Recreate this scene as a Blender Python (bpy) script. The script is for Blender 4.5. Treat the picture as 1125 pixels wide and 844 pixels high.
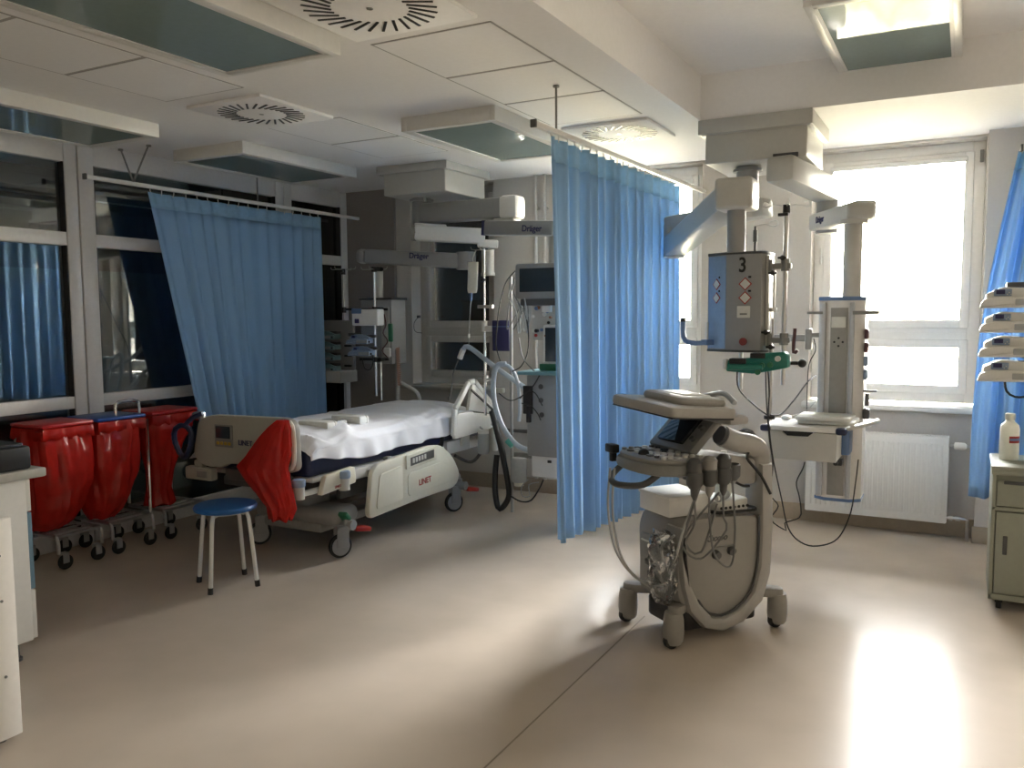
import bpy, bmesh, math, random
import numpy as np
from mathutils import Vector, Matrix
random.seed(7)
C = bpy.context.scene.collection
for o in list(bpy.data.objects): bpy.data.objects.remove(o)
scene = bpy.context.scene
PI = math.pi
# ------------------------------------------------------------------ camera
W, H, F = 1125, 844, 925.16
yaw, pitch, roll, CH = 0.493881, 0.0825599, -0.0063751, 1.5
def _axes():
    cy, sy, cp, sp = math.cos(yaw), math.sin(yaw), math.cos(pitch), math.sin(pitch)
    f = Vector((-sy*cp, cy*cp, -sp)); r = Vector((cy, sy, 0)); u = r.cross(f)
    c, s = math.cos(roll), math.sin(roll)
    return c*r+s*u, -s*r+c*u, f
RT, UP, FW = _axes()
CAM = Vector((0, 0, CH))
cd = bpy.data.cameras.new('camera'); cam = bpy.data.objects.new('camera', cd); C.objects.link(cam)
cam.matrix_world = Matrix.Translation(CAM) @ Matrix((RT, UP, -FW)).transposed().to_4x4()
cd.sensor_width = 36; cd.lens = 36*F/W; cd.clip_start = .05; cd.clip_end = 200
scene.camera = cam
# ------------------------------------------------------------------ light, exposure
SKY = 85.0
scene.view_settings.view_transform = 'Standard'; scene.view_settings.look = 'None'
scene.view_settings.gamma = 1; scene.view_settings.use_curve_mapping = False
scene.view_settings.exposure = 2.42
wd = bpy.data.worlds.new('sky'); scene.world = wd; wd.use_nodes = True
nt = wd.node_tree; nt.nodes.clear()
wo = nt.nodes.new('ShaderNodeOutputWorld'); bg = nt.nodes.new('ShaderNodeBackground')
tc = nt.nodes.new('ShaderNodeTexCoord'); sx = nt.nodes.new('ShaderNodeSeparateXYZ')
rp = nt.nodes.new('ShaderNodeValToRGB'); nz = nt.nodes.new('ShaderNodeTexNoise'); mx = nt.nodes.new('ShaderNodeMath')
nz.inputs['Scale'].default_value = 14; nz.inputs['Detail'].default_value = 6
mx.operation = 'MULTIPLY_ADD'; mx.inputs[1].default_value = .20; m2 = nt.nodes.new('ShaderNodeMath'); m2.operation = 'MULTIPLY_ADD'; m2.inputs[1].default_value = 1/1.5; m2.inputs[2].default_value = .32
nt.links.new(tc.outputs['Generated'], sx.inputs[0]); nt.links.new(tc.outputs['Generated'], nz.inputs['Vector'])
nt.links.new(nz.outputs['Fac'], mx.inputs[0]); nt.links.new(sx.outputs['Z'], mx.inputs[2])
nt.links.new(mx.outputs[0], m2.inputs[0]); nt.links.new(m2.outputs[0], rp.inputs[0]); nt.links.new(rp.outputs[0], bg.inputs[0]); nt.links.new(bg.outputs[0], wo.inputs[0])
e = rp.color_ramp.elements
e[0].position = .05; e[0].color = (.020, .017, .010, 1); e[1].position = .74; e[1].color = (.205, .203, .206, 1)
for p_, c_ in ((.14, (.048, .040, .030)), (.18, (.022, .022, .011)), (.22, (.058, .051, .041)), (.26, (.023, .025, .012)), (.31, (.055, .050, .038)),
               (.39, (.108, .099, .080)), (.50, (.160, .151, .140)), (.62, (.172, .168, .165))):
    k = e.new(p_); k.color = (*c_, 1)
bg.inputs['Strength'].default_value = SKY
def portal(x0, x1, z0, z1, y):
    l = bpy.data.lights.new('daylight_portal', 'AREA'); l.shape = 'RECTANGLE'; l.size = x1-x0; l.size_y = z1-z0
    o = bpy.data.objects.new('daylight_portal', l); C.objects.link(o)
    o.location = ((x0+x1)/2, y, (z0+z1)/2); o.rotation_euler = (-PI/2, 0, 0); l.cycles.is_portal = True
WINX = [(-.98, .08), (-2.80, -1.76), (1.15, 2.20), (3.2, 4.25), (4.9, 5.95)]  # last three openings are added out of view to supply side light
for a, b in WINX: portal(a, b, .88, 2.61, 6.62)
# ------------------------------------------------------------------ helpers
def at(px, py, X=None, Y=None, Z=None):
    d = FW + RT*((px-W/2)/F) - UP*((py-H/2)/F)
    if X is not None: t = X/d.x
    elif Y is not None: t = Y/d.y
    else: t = (Z-CH)/d.z
    return CAM + d*t
def mat(name, col, rough=.5, metal=0, bump=0, scale=40, var=.04, trans=None, alpha=None, spec=None, coat=0):
    m = bpy.data.materials.new(name); m.use_nodes = True
    t = m.node_tree; b = t.nodes['Principled BSDF']; N = t.nodes.new; L = t.links.new
    b.inputs['Roughness'].default_value = rough; b.inputs['Metallic'].default_value = metal
    if spec is not None: b.inputs['Specular IOR Level'].default_value = spec
    if coat: b.inputs['Coat Weight'].default_value = coat
    co = N('ShaderNodeTexCoord'); n = N('ShaderNodeTexNoise'); n.inputs['Scale'].default_value = scale; n.inputs['Detail'].default_value = 3
    L(co.outputs['Object'], n.inputs['Vector'])
    r = N('ShaderNodeValToRGB'); r.color_ramp.elements[0].position = .3; r.color_ramp.elements[1].position = .7
    r.color_ramp.elements[0].color = (*[c*(1-var) for c in col], 1); r.color_ramp.elements[1].color = (*[min(1, c*(1+var)) for c in col], 1)
    L(n.outputs['Fac'], r.inputs[0]); L(r.outputs[0], b.inputs['Base Color'])
    if bump:
        bp = N('ShaderNodeBump'); bp.inputs['Strength'].default_value = bump; bp.inputs['Distance'].default_value = .01
        L(n.outputs['Fac'], bp.inputs['Height']); L(bp.outputs[0], b.inputs['Normal'])
    if alpha is not None: b.inputs['Alpha'].default_value = alpha
    if trans:
        tr = N('ShaderNodeBsdfTranslucent'); L(r.outputs[0], tr.inputs[0])
        ms = N('ShaderNodeMixShader'); ms.inputs[0].default_value = trans
        L(b.outputs[0], ms.inputs[1]); L(tr.outputs[0], ms.inputs[2]); L(ms.outputs[0], t.nodes['Material Output'].inputs[0])
    return m
def glass_mat(name, tint, refl=1.0, extra=0.0, ior=1.5):
    m = bpy.data.materials.new(name); m.use_nodes = True; t = m.node_tree; t.nodes.clear(); N = t.nodes.new; L = t.links.new
    o = N('ShaderNodeOutputMaterial'); tr = N('ShaderNodeBsdfTransparent'); tr.inputs[0].default_value = (*tint, 1)
    g = N('ShaderNodeBsdfGlossy'); g.inputs['Roughness'].default_value = .02
    fr = N('ShaderNodeFresnel'); fr.inputs[0].default_value = ior
    ma = N('ShaderNodeMath'); ma.operation = 'MULTIPLY_ADD'; ma.inputs[1].default_value = refl; ma.inputs[2].default_value = extra
    ms = N('ShaderNodeMixShader'); L(fr.outputs[0], ma.inputs[0]); L(ma.outputs[0], ms.inputs[0]); L(tr.outputs[0], ms.inputs[1]); L(g.outputs[0], ms.inputs[2]); L(ms.outputs[0], o.inputs[0])
    return m
class MB:
    """collects shapes; build() links them as one mesh object"""
    def __init__(s, M=None): s.bm = bmesh.new(); s.M = M or Matrix(); s.mi = 0; s.sm = []
    def _take(s, tb, M=None):
        me = bpy.data.meshes.new('t'); 
        for f in tb.faces: f.material_index = s.mi
        tb.to_mesh(me); tb.free(); me.transform(s.M @ (M or Matrix())); s.bm.from_mesh(me); bpy.data.meshes.remove(me); return s
    def box(s, c, size, r=0, seg=2, M=None):
        tb = bmesh.new(); bmesh.ops.create_cube(tb, size=1)
        bmesh.ops.scale(tb, vec=size, verts=tb.verts)
        if r: bmesh.ops.bevel(tb, geom=list(tb.edges), offset=min(r, min(size)*.49), segments=seg, affect='EDGES', profile=.5)
        return s._take(tb, (M or Matrix()) if c is None else Matrix.Translation(c) @ (M or Matrix()))
    def b2(s, a, b, r=0, seg=2):
        a, b = Vector(a), Vector(b)
        return s.box((a+b)/2, [max(abs(b[i]-a[i]), 1e-4) for i in range(3)], r, seg)
    def bar(s, p, q, w, h, r=0, up=(0, 0, 1)):
        p, q = Vector(p), Vector(q); d = q-p; L = d.length; x = d.normalized(); y = Vector(up).cross(x)
        if y.length < 1e-4: y = Vector((0, 1, 0)).cross(x)
        y.normalize(); z = x.cross(y)
        return s.box(None, (L, w, h), r, 2, Matrix.Translation((p+q)/2) @ Matrix((x, y, z)).transposed().to_4x4())
    def cyl(s, p, q, r, r2=None, n=20, bev=0):
        p, q = Vector(p), Vector(q); d = q-p
        tb = bmesh.new(); bmesh.ops.create_cone(tb, cap_ends=True, segments=n, radius1=r, radius2=r if r2 is None else r2, depth=d.length)
        if bev:
            es = [e for e in tb.edges if len(e.link_faces) == 2 and max(len(f.verts) for f in e.link_faces) > 4]
            bmesh.ops.bevel(tb, geom=es, offset=bev, segments=2, affect='EDGES', profile=.5)
        return s._take(tb, Matrix.Translation((p+q)/2) @ d.to_track_quat('Z', 'Y').to_matrix().to_4x4())
    def sph(s, c, r, sc=(1, 1, 1), n=16):
        tb = bmesh.new(); bmesh.ops.create_uvsphere(tb, u_segments=n, v_segments=n//2+2, radius=r); bmesh.ops.scale(tb, vec=sc, verts=tb.verts)
        return s._take(tb, Matrix.Translation(c))
    def loft(s, rings, cap=True, closed=True):
        tb = bmesh.new(); R = [[tb.verts.new(p) for p in ring] for ring in rings]; n = len(R[0])
        for a, b in zip(R, R[1:]):
            for i in range(n if closed else n-1):
                j = (i+1) % n; tb.faces.new((a[i], a[j], b[j], b[i]))
        if cap and closed: tb.faces.new(R[0][::-1]); tb.faces.new(R[-1])
        bmesh.ops.recalc_face_normals(tb, faces=tb.faces)
        return s._take(tb)
    def tube(s, pts, r, n=8, smooth=True, step=.02, corr=0, freq=0, loop=False):
        P = [Vector(p) for p in pts]
        if smooth and len(P) > 2:
            Q = []
            m = len(P)
            for i in range(m if loop else m-1):
                g = lambda k: P[k % m] if loop else P[max(0, min(m-1, k))]
                p0, p1, p2, p3 = g(i-1), g(i), g(i+1), g(i+2)
                k = max(2, int((p2-p1).length/step))
                for j in range(k):
                    t = j/k
                    Q.append(.5*((2*p1)+(p2-p0)*t+(2*p0-5*p1+4*p2-p3)*t*t+(3*p1-p0-3*p2+p3)*t**3))
            if not loop: Q.append(P[-1])
            P = Q
        if loop: P = P+[P[0]]
        rings = []; nrm = None
        for i, p in enumerate(P):
            d = (P[min(i+1, len(P)-1)]-P[max(i-1, 0)])
            if loop and i in (0, len(P)-1): d = P[1]-P[-2]
            d.normalize()
            if nrm is None: nrm = d.orthogonal().normalized()
            nrm = (nrm-d*nrm.dot(d)).normalized(); b = d.cross(nrm)
            rr = r*(1+corr*(1 if i % 2 else -1)) if corr else r
            rings.append([p+(nrm*math.cos(2*PI*k/n)+b*math.sin(2*PI*k/n))*rr for k in range(n)])
        return s.loft(rings, cap=not loop)
    def lathe(s, prof, c=(0, 0, 0), n=24):
        rings = [[Vector(c)+Vector((r*math.cos(2*PI*k/n), r*math.sin(2*PI*k/n), z)) for k in range(n)] for r, z in prof]
        return s.loft(rings)
    def prism(s, poly, d0, d1, axis='x', bev=0):
        """poly in the plane normal to axis: x->(y,z), y->(x,z), z->(x,y)"""
        f = {'x': lambda a, b, d: (d, a, b), 'y': lambda a, b, d: (a, d, b), 'z': lambda a, b, d: (a, b, d)}[axis]
        tb = bmesh.new(); A = [tb.verts.new(f(a, b, d0)) for a, b in poly]; B = [tb.verts.new(f(a, b, d1)) for a, b in poly]; n = len(poly)
        fa = tb.faces.new(A); fb = tb.faces.new(B[::-1])
        for i in range(n): tb.faces.new((A[i], B[i], B[(i+1) % n], A[(i+1) % n]))
        bmesh.ops.recalc_face_normals(tb, faces=tb.faces)
        if bev:
            es = list(set(list(fa.edges)+list(fb.edges))); bmesh.ops.bevel(tb, geom=es, offset=bev, segments=2, affect='EDGES', profile=.5)
        return s._take(tb)
    def grid(s, nu, nv, fn):
        tb = bmesh.new(); V = [[tb.verts.new(fn(i/(nu-1), j/(nv-1))) for j in range(nv)] for i in range(nu)]
        for i in range(nu-1):
            for j in range(nv-1): tb.faces.new((V[i][j], V[i+1][j], V[i+1][j+1], V[i][j+1]))
        return s._take(tb)
    def build(s, name, m, parent=None, world=True, smooth=True, thick=0, sub=0):
        me = bpy.data.meshes.new(name); s.bm.to_mesh(me); s.bm.free()
        if parent is not None and world: me.transform(wmat(parent).inverted())
        for x in (m if isinstance(m, (list, tuple)) else [m]): me.materials.append(x)
        if smooth:
            for p in me.polygons: p.use_smooth = True
            try: me.set_sharp_from_angle(angle=math.radians(38))
            except Exception: pass
        o = bpy.data.objects.new(name, me); C.objects.link(o)
        if parent is not None: o.parent = parent
        if thick: md = o.modifiers.new('thickness', 'SOLIDIFY'); md.thickness = thick; md.offset = 0
        if sub: md = o.modifiers.new('smooth', 'SUBSURF'); md.levels = md.render_levels = sub
        return o
def wmat(o):
    m = o.matrix_basis.copy()
    while o.parent: o = o.parent; m = o.matrix_basis @ m
    return m
def thing(name, label, cat, loc=(0, 0, 0), rotz=0, group=None):
    o = bpy.data.objects.new(name, None); C.objects.link(o); o.location = loc; o.rotation_euler = (0, 0, rotz); o.empty_display_size = .1
    return tag(o, label, cat, group)
def tag(o, label, cat, group=None):
    o['label'] = label; o['category'] = cat
    if group: o['group'] = group
    return o
def struct(name, mb, m, parent=None, **k):
    o = mb.build(name, m, parent, **k)
    if parent is None: o['kind'] = 'structure'
    return o
def writing(s, name, m, size, M, parent, depth=.0015, font_shear=0, squash=1):
    cu = bpy.data.curves.new('t', 'FONT'); cu.body = s; cu.size = size; cu.extrude = depth; cu.align_x = 'CENTER'; cu.align_y = 'CENTER'; cu.shear = font_shear; cu.offset = size*.018
    t = bpy.data.objects.new('t', cu); C.objects.link(t)
    bpy.context.view_layer.update()
    me = bpy.data.meshes.new_from_object(t.evaluated_get(bpy.context.evaluated_depsgraph_get())); bpy.data.objects.remove(t); bpy.data.curves.remove(cu)
    me.transform(Matrix.Diagonal((squash, 1, 1, 1))); me.transform(wmat(parent).inverted() @ M)
    me.name = name; me.materials.clear(); me.materials.append(m)
    o = bpy.data.objects.new(name, me); C.objects.link(o); o.parent = parent; return o
def basis(o, xdir, ydir):
    x = Vector(xdir).normalized(); y = Vector(ydir); z = x.cross(y).normalized(); y = z.cross(x)
    return Matrix.Translation(o) @ Matrix((x, y, z)).transposed().to_4x4()
def copy_tree(o, parent=None):
    c = o.copy(); C.objects.link(c)
    if parent is not None: c.parent = parent
    for ch in o.children: copy_tree(ch, c)
    return c
# ------------------------------------------------------------------ materials
M_floor = mat('beige_vinyl', (.52, .447, .372), .25, bump=.02, scale=3, var=.05, spec=.085)
M_wall = mat('cream_wall_paint', (.56, .525, .485), .7, bump=.02, scale=60, var=.02)
M_ceil = mat('white_ceiling', (.91, .895, .88), .8, var=.015)
M_panel = mat('ceiling_panel_white', (.91, .90, .89), .75, var=.015)
M_gap = mat('shadow_gap_grey', (.42, .40, .385), .8)
M_frame = mat('white_window_frame', (.86, .84, .81), .35, var=.02)
M_alu = mat('painted_grey_aluminium', (.70, .685, .67), .4, var=.03)
M_cove = mat('vinyl_skirting', (.40, .33, .25), .4, var=.04)
M_white = mat('white_plastic', (.74, .73, .70), .35, var=.02)
M_cream = mat('cream_plastic', (.70, .67, .56), .35, var=.02)
M_boom = mat('off_white_enamel', (.50, .49, .455), .35, var=.02)
M_boomg = mat('light_grey_enamel', (.30, .30, .295), .35, var=.02)
M_beige = mat('warm_grey_plastic', (.285, .272, .252), .4, var=.02)
M_cart = mat('cart_grey_plastic', (.36, .348, .328), .4, var=.02)
M_foot = mat('bed_foot_beige', (.40, .38, .33), .4, var=.02)
M_grey = mat('mid_grey_plastic', (.22, .22, .21), .45)
M_dgrey = mat('dark_grey_plastic', (.075, .075, .075), .45)
M_black = mat('black_plastic', (.012, .012, .013), .4)
M_rubber = mat('black_rubber', (.015, .015, .015), .7)
M_steel = mat('brushed_steel', (.55, .54, .52), .3, metal=1)
M_chrome = mat('chrome', (.75, .75, .75), .1, metal=1)
M_navy = mat('navy_vinyl', (.012, .018, .06), .4, bump=.05)
M_sheet = mat('white_cotton', (.80, .80, .84), .85, bump=.15, scale=14, var=.02)
M_blue = mat('blue_curtain_cloth', (.37, .595, .86), .85, bump=.1, scale=250, var=.04, trans=.32, spec=.15)
M_hem = mat('blue_curtain_header_mesh', (.38, .61, .83), .8, trans=.35, var=.05)
M_red = mat('red_polythene', (.64, .028, .02), .18, bump=.25, scale=14, var=.12, trans=.35, alpha=.93)
M_redlid = mat('red_lid_plastic', (.45, .012, .015), .35)
M_bluelid = mat('blue_lid_plastic', (.012, .06, .30), .35)
M_stoolblue = mat('blue_vinyl_seat', (.012, .10, .32), .4)
M_green = mat('dark_teal_green_plastic', (.01, .16, .12), .35)
M_pedgreen = mat('green_pedal', (.02, .14, .07), .4)
M_pedred = mat('red_pedal', (.40, .03, .02), .4)
M_teal = mat('pale_teal_plastic', (.16, .30, .33), .4)
M_bumper = mat('pale_blue_bumper', (.25, .33, .46), .4)
M_bluepaint = mat('steel_blue_enamel', (.12, .20, .38), .35)
M_sidesilver = mat('silver_tinted_blue_light', (.27, .35, .47), .35, metal=.3)  # silver chamfer; the bluish light it reflects is put into the colour
M_screen = mat('dark_screen_glass', (.012, .014, .018), .08)
M_slate = mat('dark_slate_glass', (.03, .045, .06), .08)
M_redtext = mat('red_print', (.35, .02, .015), .5)
M_navytext = mat('navy_print', (.02, .02, .09), .5)
M_blacktext = mat('black_print', (.01, .01, .01), .5)
M_hose = mat('clear_corrugated_hose', (.50, .56, .62), .3, trans=.3, var=.05)
M_clear = mat('clear_plastic', (.62, .64, .65), .15, trans=.35, alpha=.6)
M_bottle = mat('translucent_white_plastic', (.80, .79, .72), .35, trans=.35)
M_greenmetal = mat('grey_green_painted_metal', (.30, .31, .25), .4, var=.03)
M_cable = mat('black_cable', (.02, .02, .02), .5)
M_gcable = mat('grey_cable', (.16, .16, .16), .5)
M_wcable = mat('pale_cable', (.42, .42, .41), .45)
M_orange = mat('orange_coiled_lead', (.28, .10, .05), .5)
M_dark = mat('corridor_painted_gloom', (.07, .066, .064), .8)  # unlit corridor: its darkness is put into the wall colour
M_corr = mat('slate_blue_corridor_screen', (.13, .18, .20), .6)
M_blackout = mat('charcoal_blackout_blind', (.055, .06, .063), .7, var=.1, scale=4)
M_glass = glass_mat('clear_window_glass', (.97, .98, .97))
M_pglass = glass_mat('partition_glass', (.80, .84, .84), 1.25, .05)
M_lglass = mat('grey_green_diffuser_glass', (.22, .28, .275), .03, spec=.14, var=.03)
M_paper = mat('white_paper', (.76, .76, .73), .6)
M_label = mat('pale_label', (.60, .60, .56), .5)
# ------------------------------------------------------------------ the room
ZC, ZR = 2.63, 2.89          # main ceiling and raised bay ceiling
XL, XR, YB, YF = -5.12, 6.4, 6.28, -2.6
mb = MB(); mb.b2((XL-2.6, YF-.2, -.1), (XR+.2, YB+.4, 0)); struct('floor', mb, M_floor)
mb = MB(); mb.b2((-1.361, YF, 0), (-1.355, 3.9, .0012)); struct('trim_1', mb, mat('floor_weld_seam', (.22, .18, .13), .5))
CX0, CX1, CY0, CY1 = -1.42, 5.8, .6, 5.0   # raised bay
mb = MB()
mb.b2((XL-2.6, YF-.2, ZC), (CX0, YB+.4, ZC+.4)); mb.b2((CX0, CY1, ZC), (XR+.2, YB+.4, ZC+.4))
mb.b2((CX0, YF-.2, ZC), (XR+.2, CY0, ZC+.4)); mb.b2((CX1, CY0, ZC), (XR+.2, CY1, ZC+.4))
mb.b2((CX0, CY0, ZR), (CX1, CY1, ZC+.4)); struct('ceiling', mb, M_ceil)
def wall_with_holes(name, x0, x1, y0, y1, z1, holes, m):
    mb = MB(); x = x0
    for a, b, za, zb in sorted(holes):
        mb.b2((x, y0, 0), (a, y1, z1)); mb.b2((a, y0, 0), (b, y1, za)); mb.b2((a, y0, zb), (b, y1, z1)); x = b
    mb.b2((x, y0, 0), (x1, y1, z1)); return struct(name, mb, m, smooth=False)
WZ0, WZ1 = .86, 2.615
W3 = (-4.40, -3.55)
wall_with_holes('wall_back', XL-.2, XR+.2, YB, YB+.34, ZC, [(a, b, WZ0, WZ1) for a, b in WINX]+[(W3[0], W3[1], .88, WZ1)], M_wall)
mb = MB(); mb.b2((.09, 6.15, 0), (1.1, YB, ZC)); struct('pier_right', mb, M_wall); bpy.data.objects['pier_right'].name = 'wall_right_pier'
mb = MB(); mb.b2((XL, 6.245, 0), (-4.56, YB, ZC)); struct('wall_left_pier', mb, mat('column_painted_shade', (.29, .265, .25), .7, var=.03))  # pier face turned from the light; its shade is put into this grey
mb = MB(); mb.b2((XR, YF, 0), (XR+.2, YB, ZC)); struct('wall_right', mb, M_wall)
mb = MB(); mb.b2((XL, YF-.2, 0), (XR, YF, ZC)); struct('wall_front', mb, M_wall)
mb = MB(); mb.b2((-4.56, YB-.016, 0), (.09, YB, .125), .004); struct('baseboard_back', mb, M_cove)
mb = MB(); mb.b2((.078, 6.134, 0), (1.1, 6.15, .11), .004); struct('baseboard_right', mb, M_cove)
mb = MB(); mb.b2((-3.42, YB-.025, .50), (-1.78, YB, .53), .004); struct('trim_2', mb, mat('grey_wall_rail', (.17, .155, .14), .5))
# windows on the back wall
def window(n, a, b, dark=False):
    z0, z1, y0, y1 = WZ0+.02, WZ1, 6.42, 6.49
    fr = MB(); w = .075
    fr.b2((a, y0, z0), (a+w, y1, z1), .006); fr.b2((b-w, y0, z0), (b, y1, z1), .006)
    fr.b2((a+w-.002, y0+.002, z0), (b-w+.002, y1, z0+w), .004); fr.b2((a+w-.002, y0+.002, z1-w), (b-w+.002, y1, z1), .004); fr.b2((a+w-.002, y0+.002, 1.30), (b-w+.002, y1, 1.40), .004)
    fr.b2((a+w, y0-.012, 1.348), (b-w, y0, 1.356))
    for u, v in ((1.40, z1-w), (z0+w, 1.30)):      # sash leaves
        q = .045
        fr.b2((a+w-.01, y0-.02, u-.01), (a+w+q, y1-.01, v+.01), .006); fr.b2((b-w-q, y0-.02, u-.01), (b-w+.01, y1-.01, v+.01), .006)
        fr.b2((a+w+q-.002, y0-.018, u-.01), (b-w-q+.002, y1-.012, u+q), .004); fr.b2((a+w+q-.002, y0-.018, v-q), (b-w-q+.002, y1-.012, v+.01), .004)
    o = struct('window_%d' % n, fr, M_frame if not dark else mat('window_frame_painted_shade', (.50, .48, .45), .4))  # dark copy of the white frame, with shade put into the colour
    p = MB(); p.b2((a+w, 6.455, z0+w), (b-w, 6.459, z1-w)); p.build('pane', M_glass, o)
    if not dark:
        s = MB(); s.b2((a-.03, 6.20, WZ0-.028), (b+.0, 6.43, WZ0+.012), .008); s.build('window_sill', M_white, o)
        s = MB(); s.b2((a+w+.03, 6.385, z1-w-.055), (b-w-.03, 6.41, z1-w-.02), .008); s.build('blind_cassette', M_frame, o)
        s = MB(); s.b2((b-.035, 6.40, z1-.14), (b-.012, 6.42, z1-.06), .004); s.build('hinge', M_grey, o)
        s = MB(); s.b2((a+.04, 6.385, 1.86), (a+.065, 6.42, 1.90), .004); s.b2((a+.045, 6.37, 1.84), (a+.06, 6.39, 1.96), .005); s.build('window_handle', M_white, o)
    else:
        s = MB(); s.b2((a+w, 6.50, z0), (b-w, 6.505, z1)); s.build('blackout_blind', M_blackout, o)
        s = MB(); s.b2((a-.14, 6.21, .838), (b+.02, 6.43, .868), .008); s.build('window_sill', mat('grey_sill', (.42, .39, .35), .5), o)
window(1, *WINX[0]); window(2, *WINX[1]); window(3, *W3, dark=True); window(4, *WINX[2]); window(5, *WINX[3]); window(6, *WINX[4])  # the windows after the dark one are added, unseen, for side light
# glazed partition on the left, with the corridor behind it
XP = XL
fr = MB()
def post(y0, y1): fr.b2((XP-.07, y0, 0), (XP+.03, y1, ZC), .006)
for y0, y1 in ((1.25, 1.36), (1.37, 1.46), (3.46, 3.545), (3.555, 3.665), (5.335, 5.42), (5.43, 5.52), (6.16, 6.245)): post(y0, y1)
BAYS = [(YF, 1.25), (1.46, 3.46), (3.665, 5.335), (5.52, 6.16)]
for a, b in BAYS:
    for z0, z1 in ((0, .12), (.905, .985), (1.96, 2.045), (2.49, ZC)): fr.b2((XP-.06, a, z0), (XP+.02, b, z1), .005)
wl = struct('wall_left', fr, M_alu)
g = MB()
for a, b in BAYS:
    for z0, z1 in ((.12, .905), (.985, 1.96), (2.045, 2.49)): g.b2((XP-.022, a, z0), (XP-.018, b, z1))
g.build('pane', M_pglass, wl)
g = MB()
for a, b in BAYS:
    for z0, z1 in ((.12, .905), (.985, 1.96), (2.045, 2.49)):
        for y in (a, b): 
            s_ = .008 if y == a else -.008
            g.b2((XP-.03, min(y, y+s_), z0), (XP+.021, max(y, y+s_), z1))
g.build('glazing_gasket', M_black, wl)
mb = MB(); mb.b2((XL-2.6, YF, 0), (XL-2.5, YB, ZC)); mb.b2((XL-2.6, YB, 0), (XL-.2, YB+.1, ZC)); mb.b2((XL-2.6, YF-.1, 0), (XL, YF, ZC))
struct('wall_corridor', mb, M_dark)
mb = MB(); mb.b2((XL-.95, 2.5, .0), (XL-.90, 6.2, 1.86)); struct('wall_corridor_screen', mb, M_corr)
mb = MB(); mb.b2((XL-1.2, YF, 2.45), (XL-.9, 6.2, 2.60), .01); mb.b2((XL-2.0, 3.2, 2.3), (XL-1.4, 3.5, 2.6), .01); struct('trim_3', mb, mat('corridor_duct', (.08, .08, .08), .6))
# heating pipes up the back wall
for x, n in ((-3.13, 'white heating pipe on the back wall, left of the pair'), (-3.05, 'white heating pipe on the back wall, right of the pair')):
    mb = MB(); mb.cyl((x, 6.24, .125), (x, 6.24, ZC), .014)
    for z in (.6, 1.5, 2.35): mb.b2((x-.02, 6.235, z), (x+.02, 6.28, z+.02), .004)
    o = mb.build('heating_pipe', M_wall); tag(o, n, 'pipe')
# suspended ceiling panels
n = 4
def ceiling_panel(x0, x1, y0, y1, w=.010):
    global n
    mb = MB(); z = ZC-.0015
    mb.b2((x0, y0, z), (x1, y0+w, ZC+.001)); mb.b2((x0, y1-w, z), (x1, y1, ZC+.001)); mb.b2((x0, y0, z), (x0+w, y1, ZC+.001)); mb.b2((x1-w, y0, z), (x1, y1, ZC+.001))
    o = struct('trim_%d' % n, mb, M_gap); n += 1
    mb = MB(); mb.b2((x0+w, y0+w, ZC-.003), (x1-w, y1-w, ZC+.001)); mb.build('ceiling_panel', M_panel, o)
for y in (2.92, 3.50, 4.08): ceiling_panel(-2.235, -1.655, y, y+.575)
for y in (.85, 1.43, 2.0, 2.575, 3.87, 4.45): ceiling_panel(-3.75, -3.19, y, y+.57)
# swirl vents
def vent(x0, x1, y0, y1, label):
    cx, cy = (x0+x1)/2, (y0+y1)/2; w, d = x1-x0, y1-y0
    t = thing('ceiling_vent', label, 'vent', (cx, cy, ZC-.02), 0, 'square swirl vents in the ceiling')
    mb = MB(); mb.b2((x0, y0, ZC-.018), (x1, y1, ZC), .006); mb.build('vent_plate', M_panel, t)
    mb = MB(); R = min(w, d)/2
    for k in range(28):
        a = 2*PI*k/28; c, s = math.cos(a), math.sin(a); c2, s2 = math.cos(a+.22), math.sin(a+.22)
        mb.bar((cx+c*R*.50, cy+s*R*.50, ZC-.019), (cx+c2*R*.86, cy+s2*R*.86, ZC-.019), .011, .004)
    mb.build('slot_ring', M_black, t)
    mb = MB(); mb.cyl((cx, cy, ZC-.021), (cx, cy, ZC-.017), .012); mb.build('centre_screw', M_steel, t)
vent(-2.235, -1.66, 2.26, 2.83, 'square ceiling vent nearest the camera, beside the long white light')
vent(-2.21, -1.66, 4.75, 5.29, 'square ceiling vent brightly lit above the middle curtain rail')
vent(-3.74, -3.20, 3.26, 3.83, 'square ceiling vent in the dim left of the ceiling, between two lights')
# ceiling lights
def light(x0, x1, y0, y1, zt, zb, label, cross=0):
    t = thing('ceiling_light', label, 'ceiling light', ((x0+x1)/2, (y0+y1)/2, zb), 0, 'box ceiling lights, switched off')
    mb = MB(); w = .035
    mb.b2((x0, y0, zb), (x0+w, y1, zt), .003); mb.b2((x1-w, y0, zb), (x1, y1, zt), .003); mb.b2((x0+w, y0, zb), (x1-w, y0+w, zt), .003); mb.b2((x0+w, y1-w, zb), (x1-w, y1, zt), .003)
    mb.b2((x0+w, y0+w, zt-.012), (x1-w, y1-w, zt))
    mb.build('housing', M_white, t)
    mb = MB(); mb.b2((x0+w, y0+w, zb+.006), (x1-w, y1-w, zb+.012)); mb.build('diffuser', M_lglass, t)
    mb = MB()
    for a, b in (((x0+w, y0+w), (x0+w+.016, y1-w)), ((x1-w-.016, y0+w), (x1-w, y1-w)), ((x0+w, y0+w), (x1-w, y0+w+.016)), ((x0+w, y1-w-.016), (x1-w, y1-w))):
        mb.b2((*a, zb+.001), (*b, zb+.006))
    mb.build('inner_frame', M_alu, t)
light(-2.91, -2.27, 1.45, 2.77, ZC, 2.55, 'long box ceiling light at the top left, nearest the camera')
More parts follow.
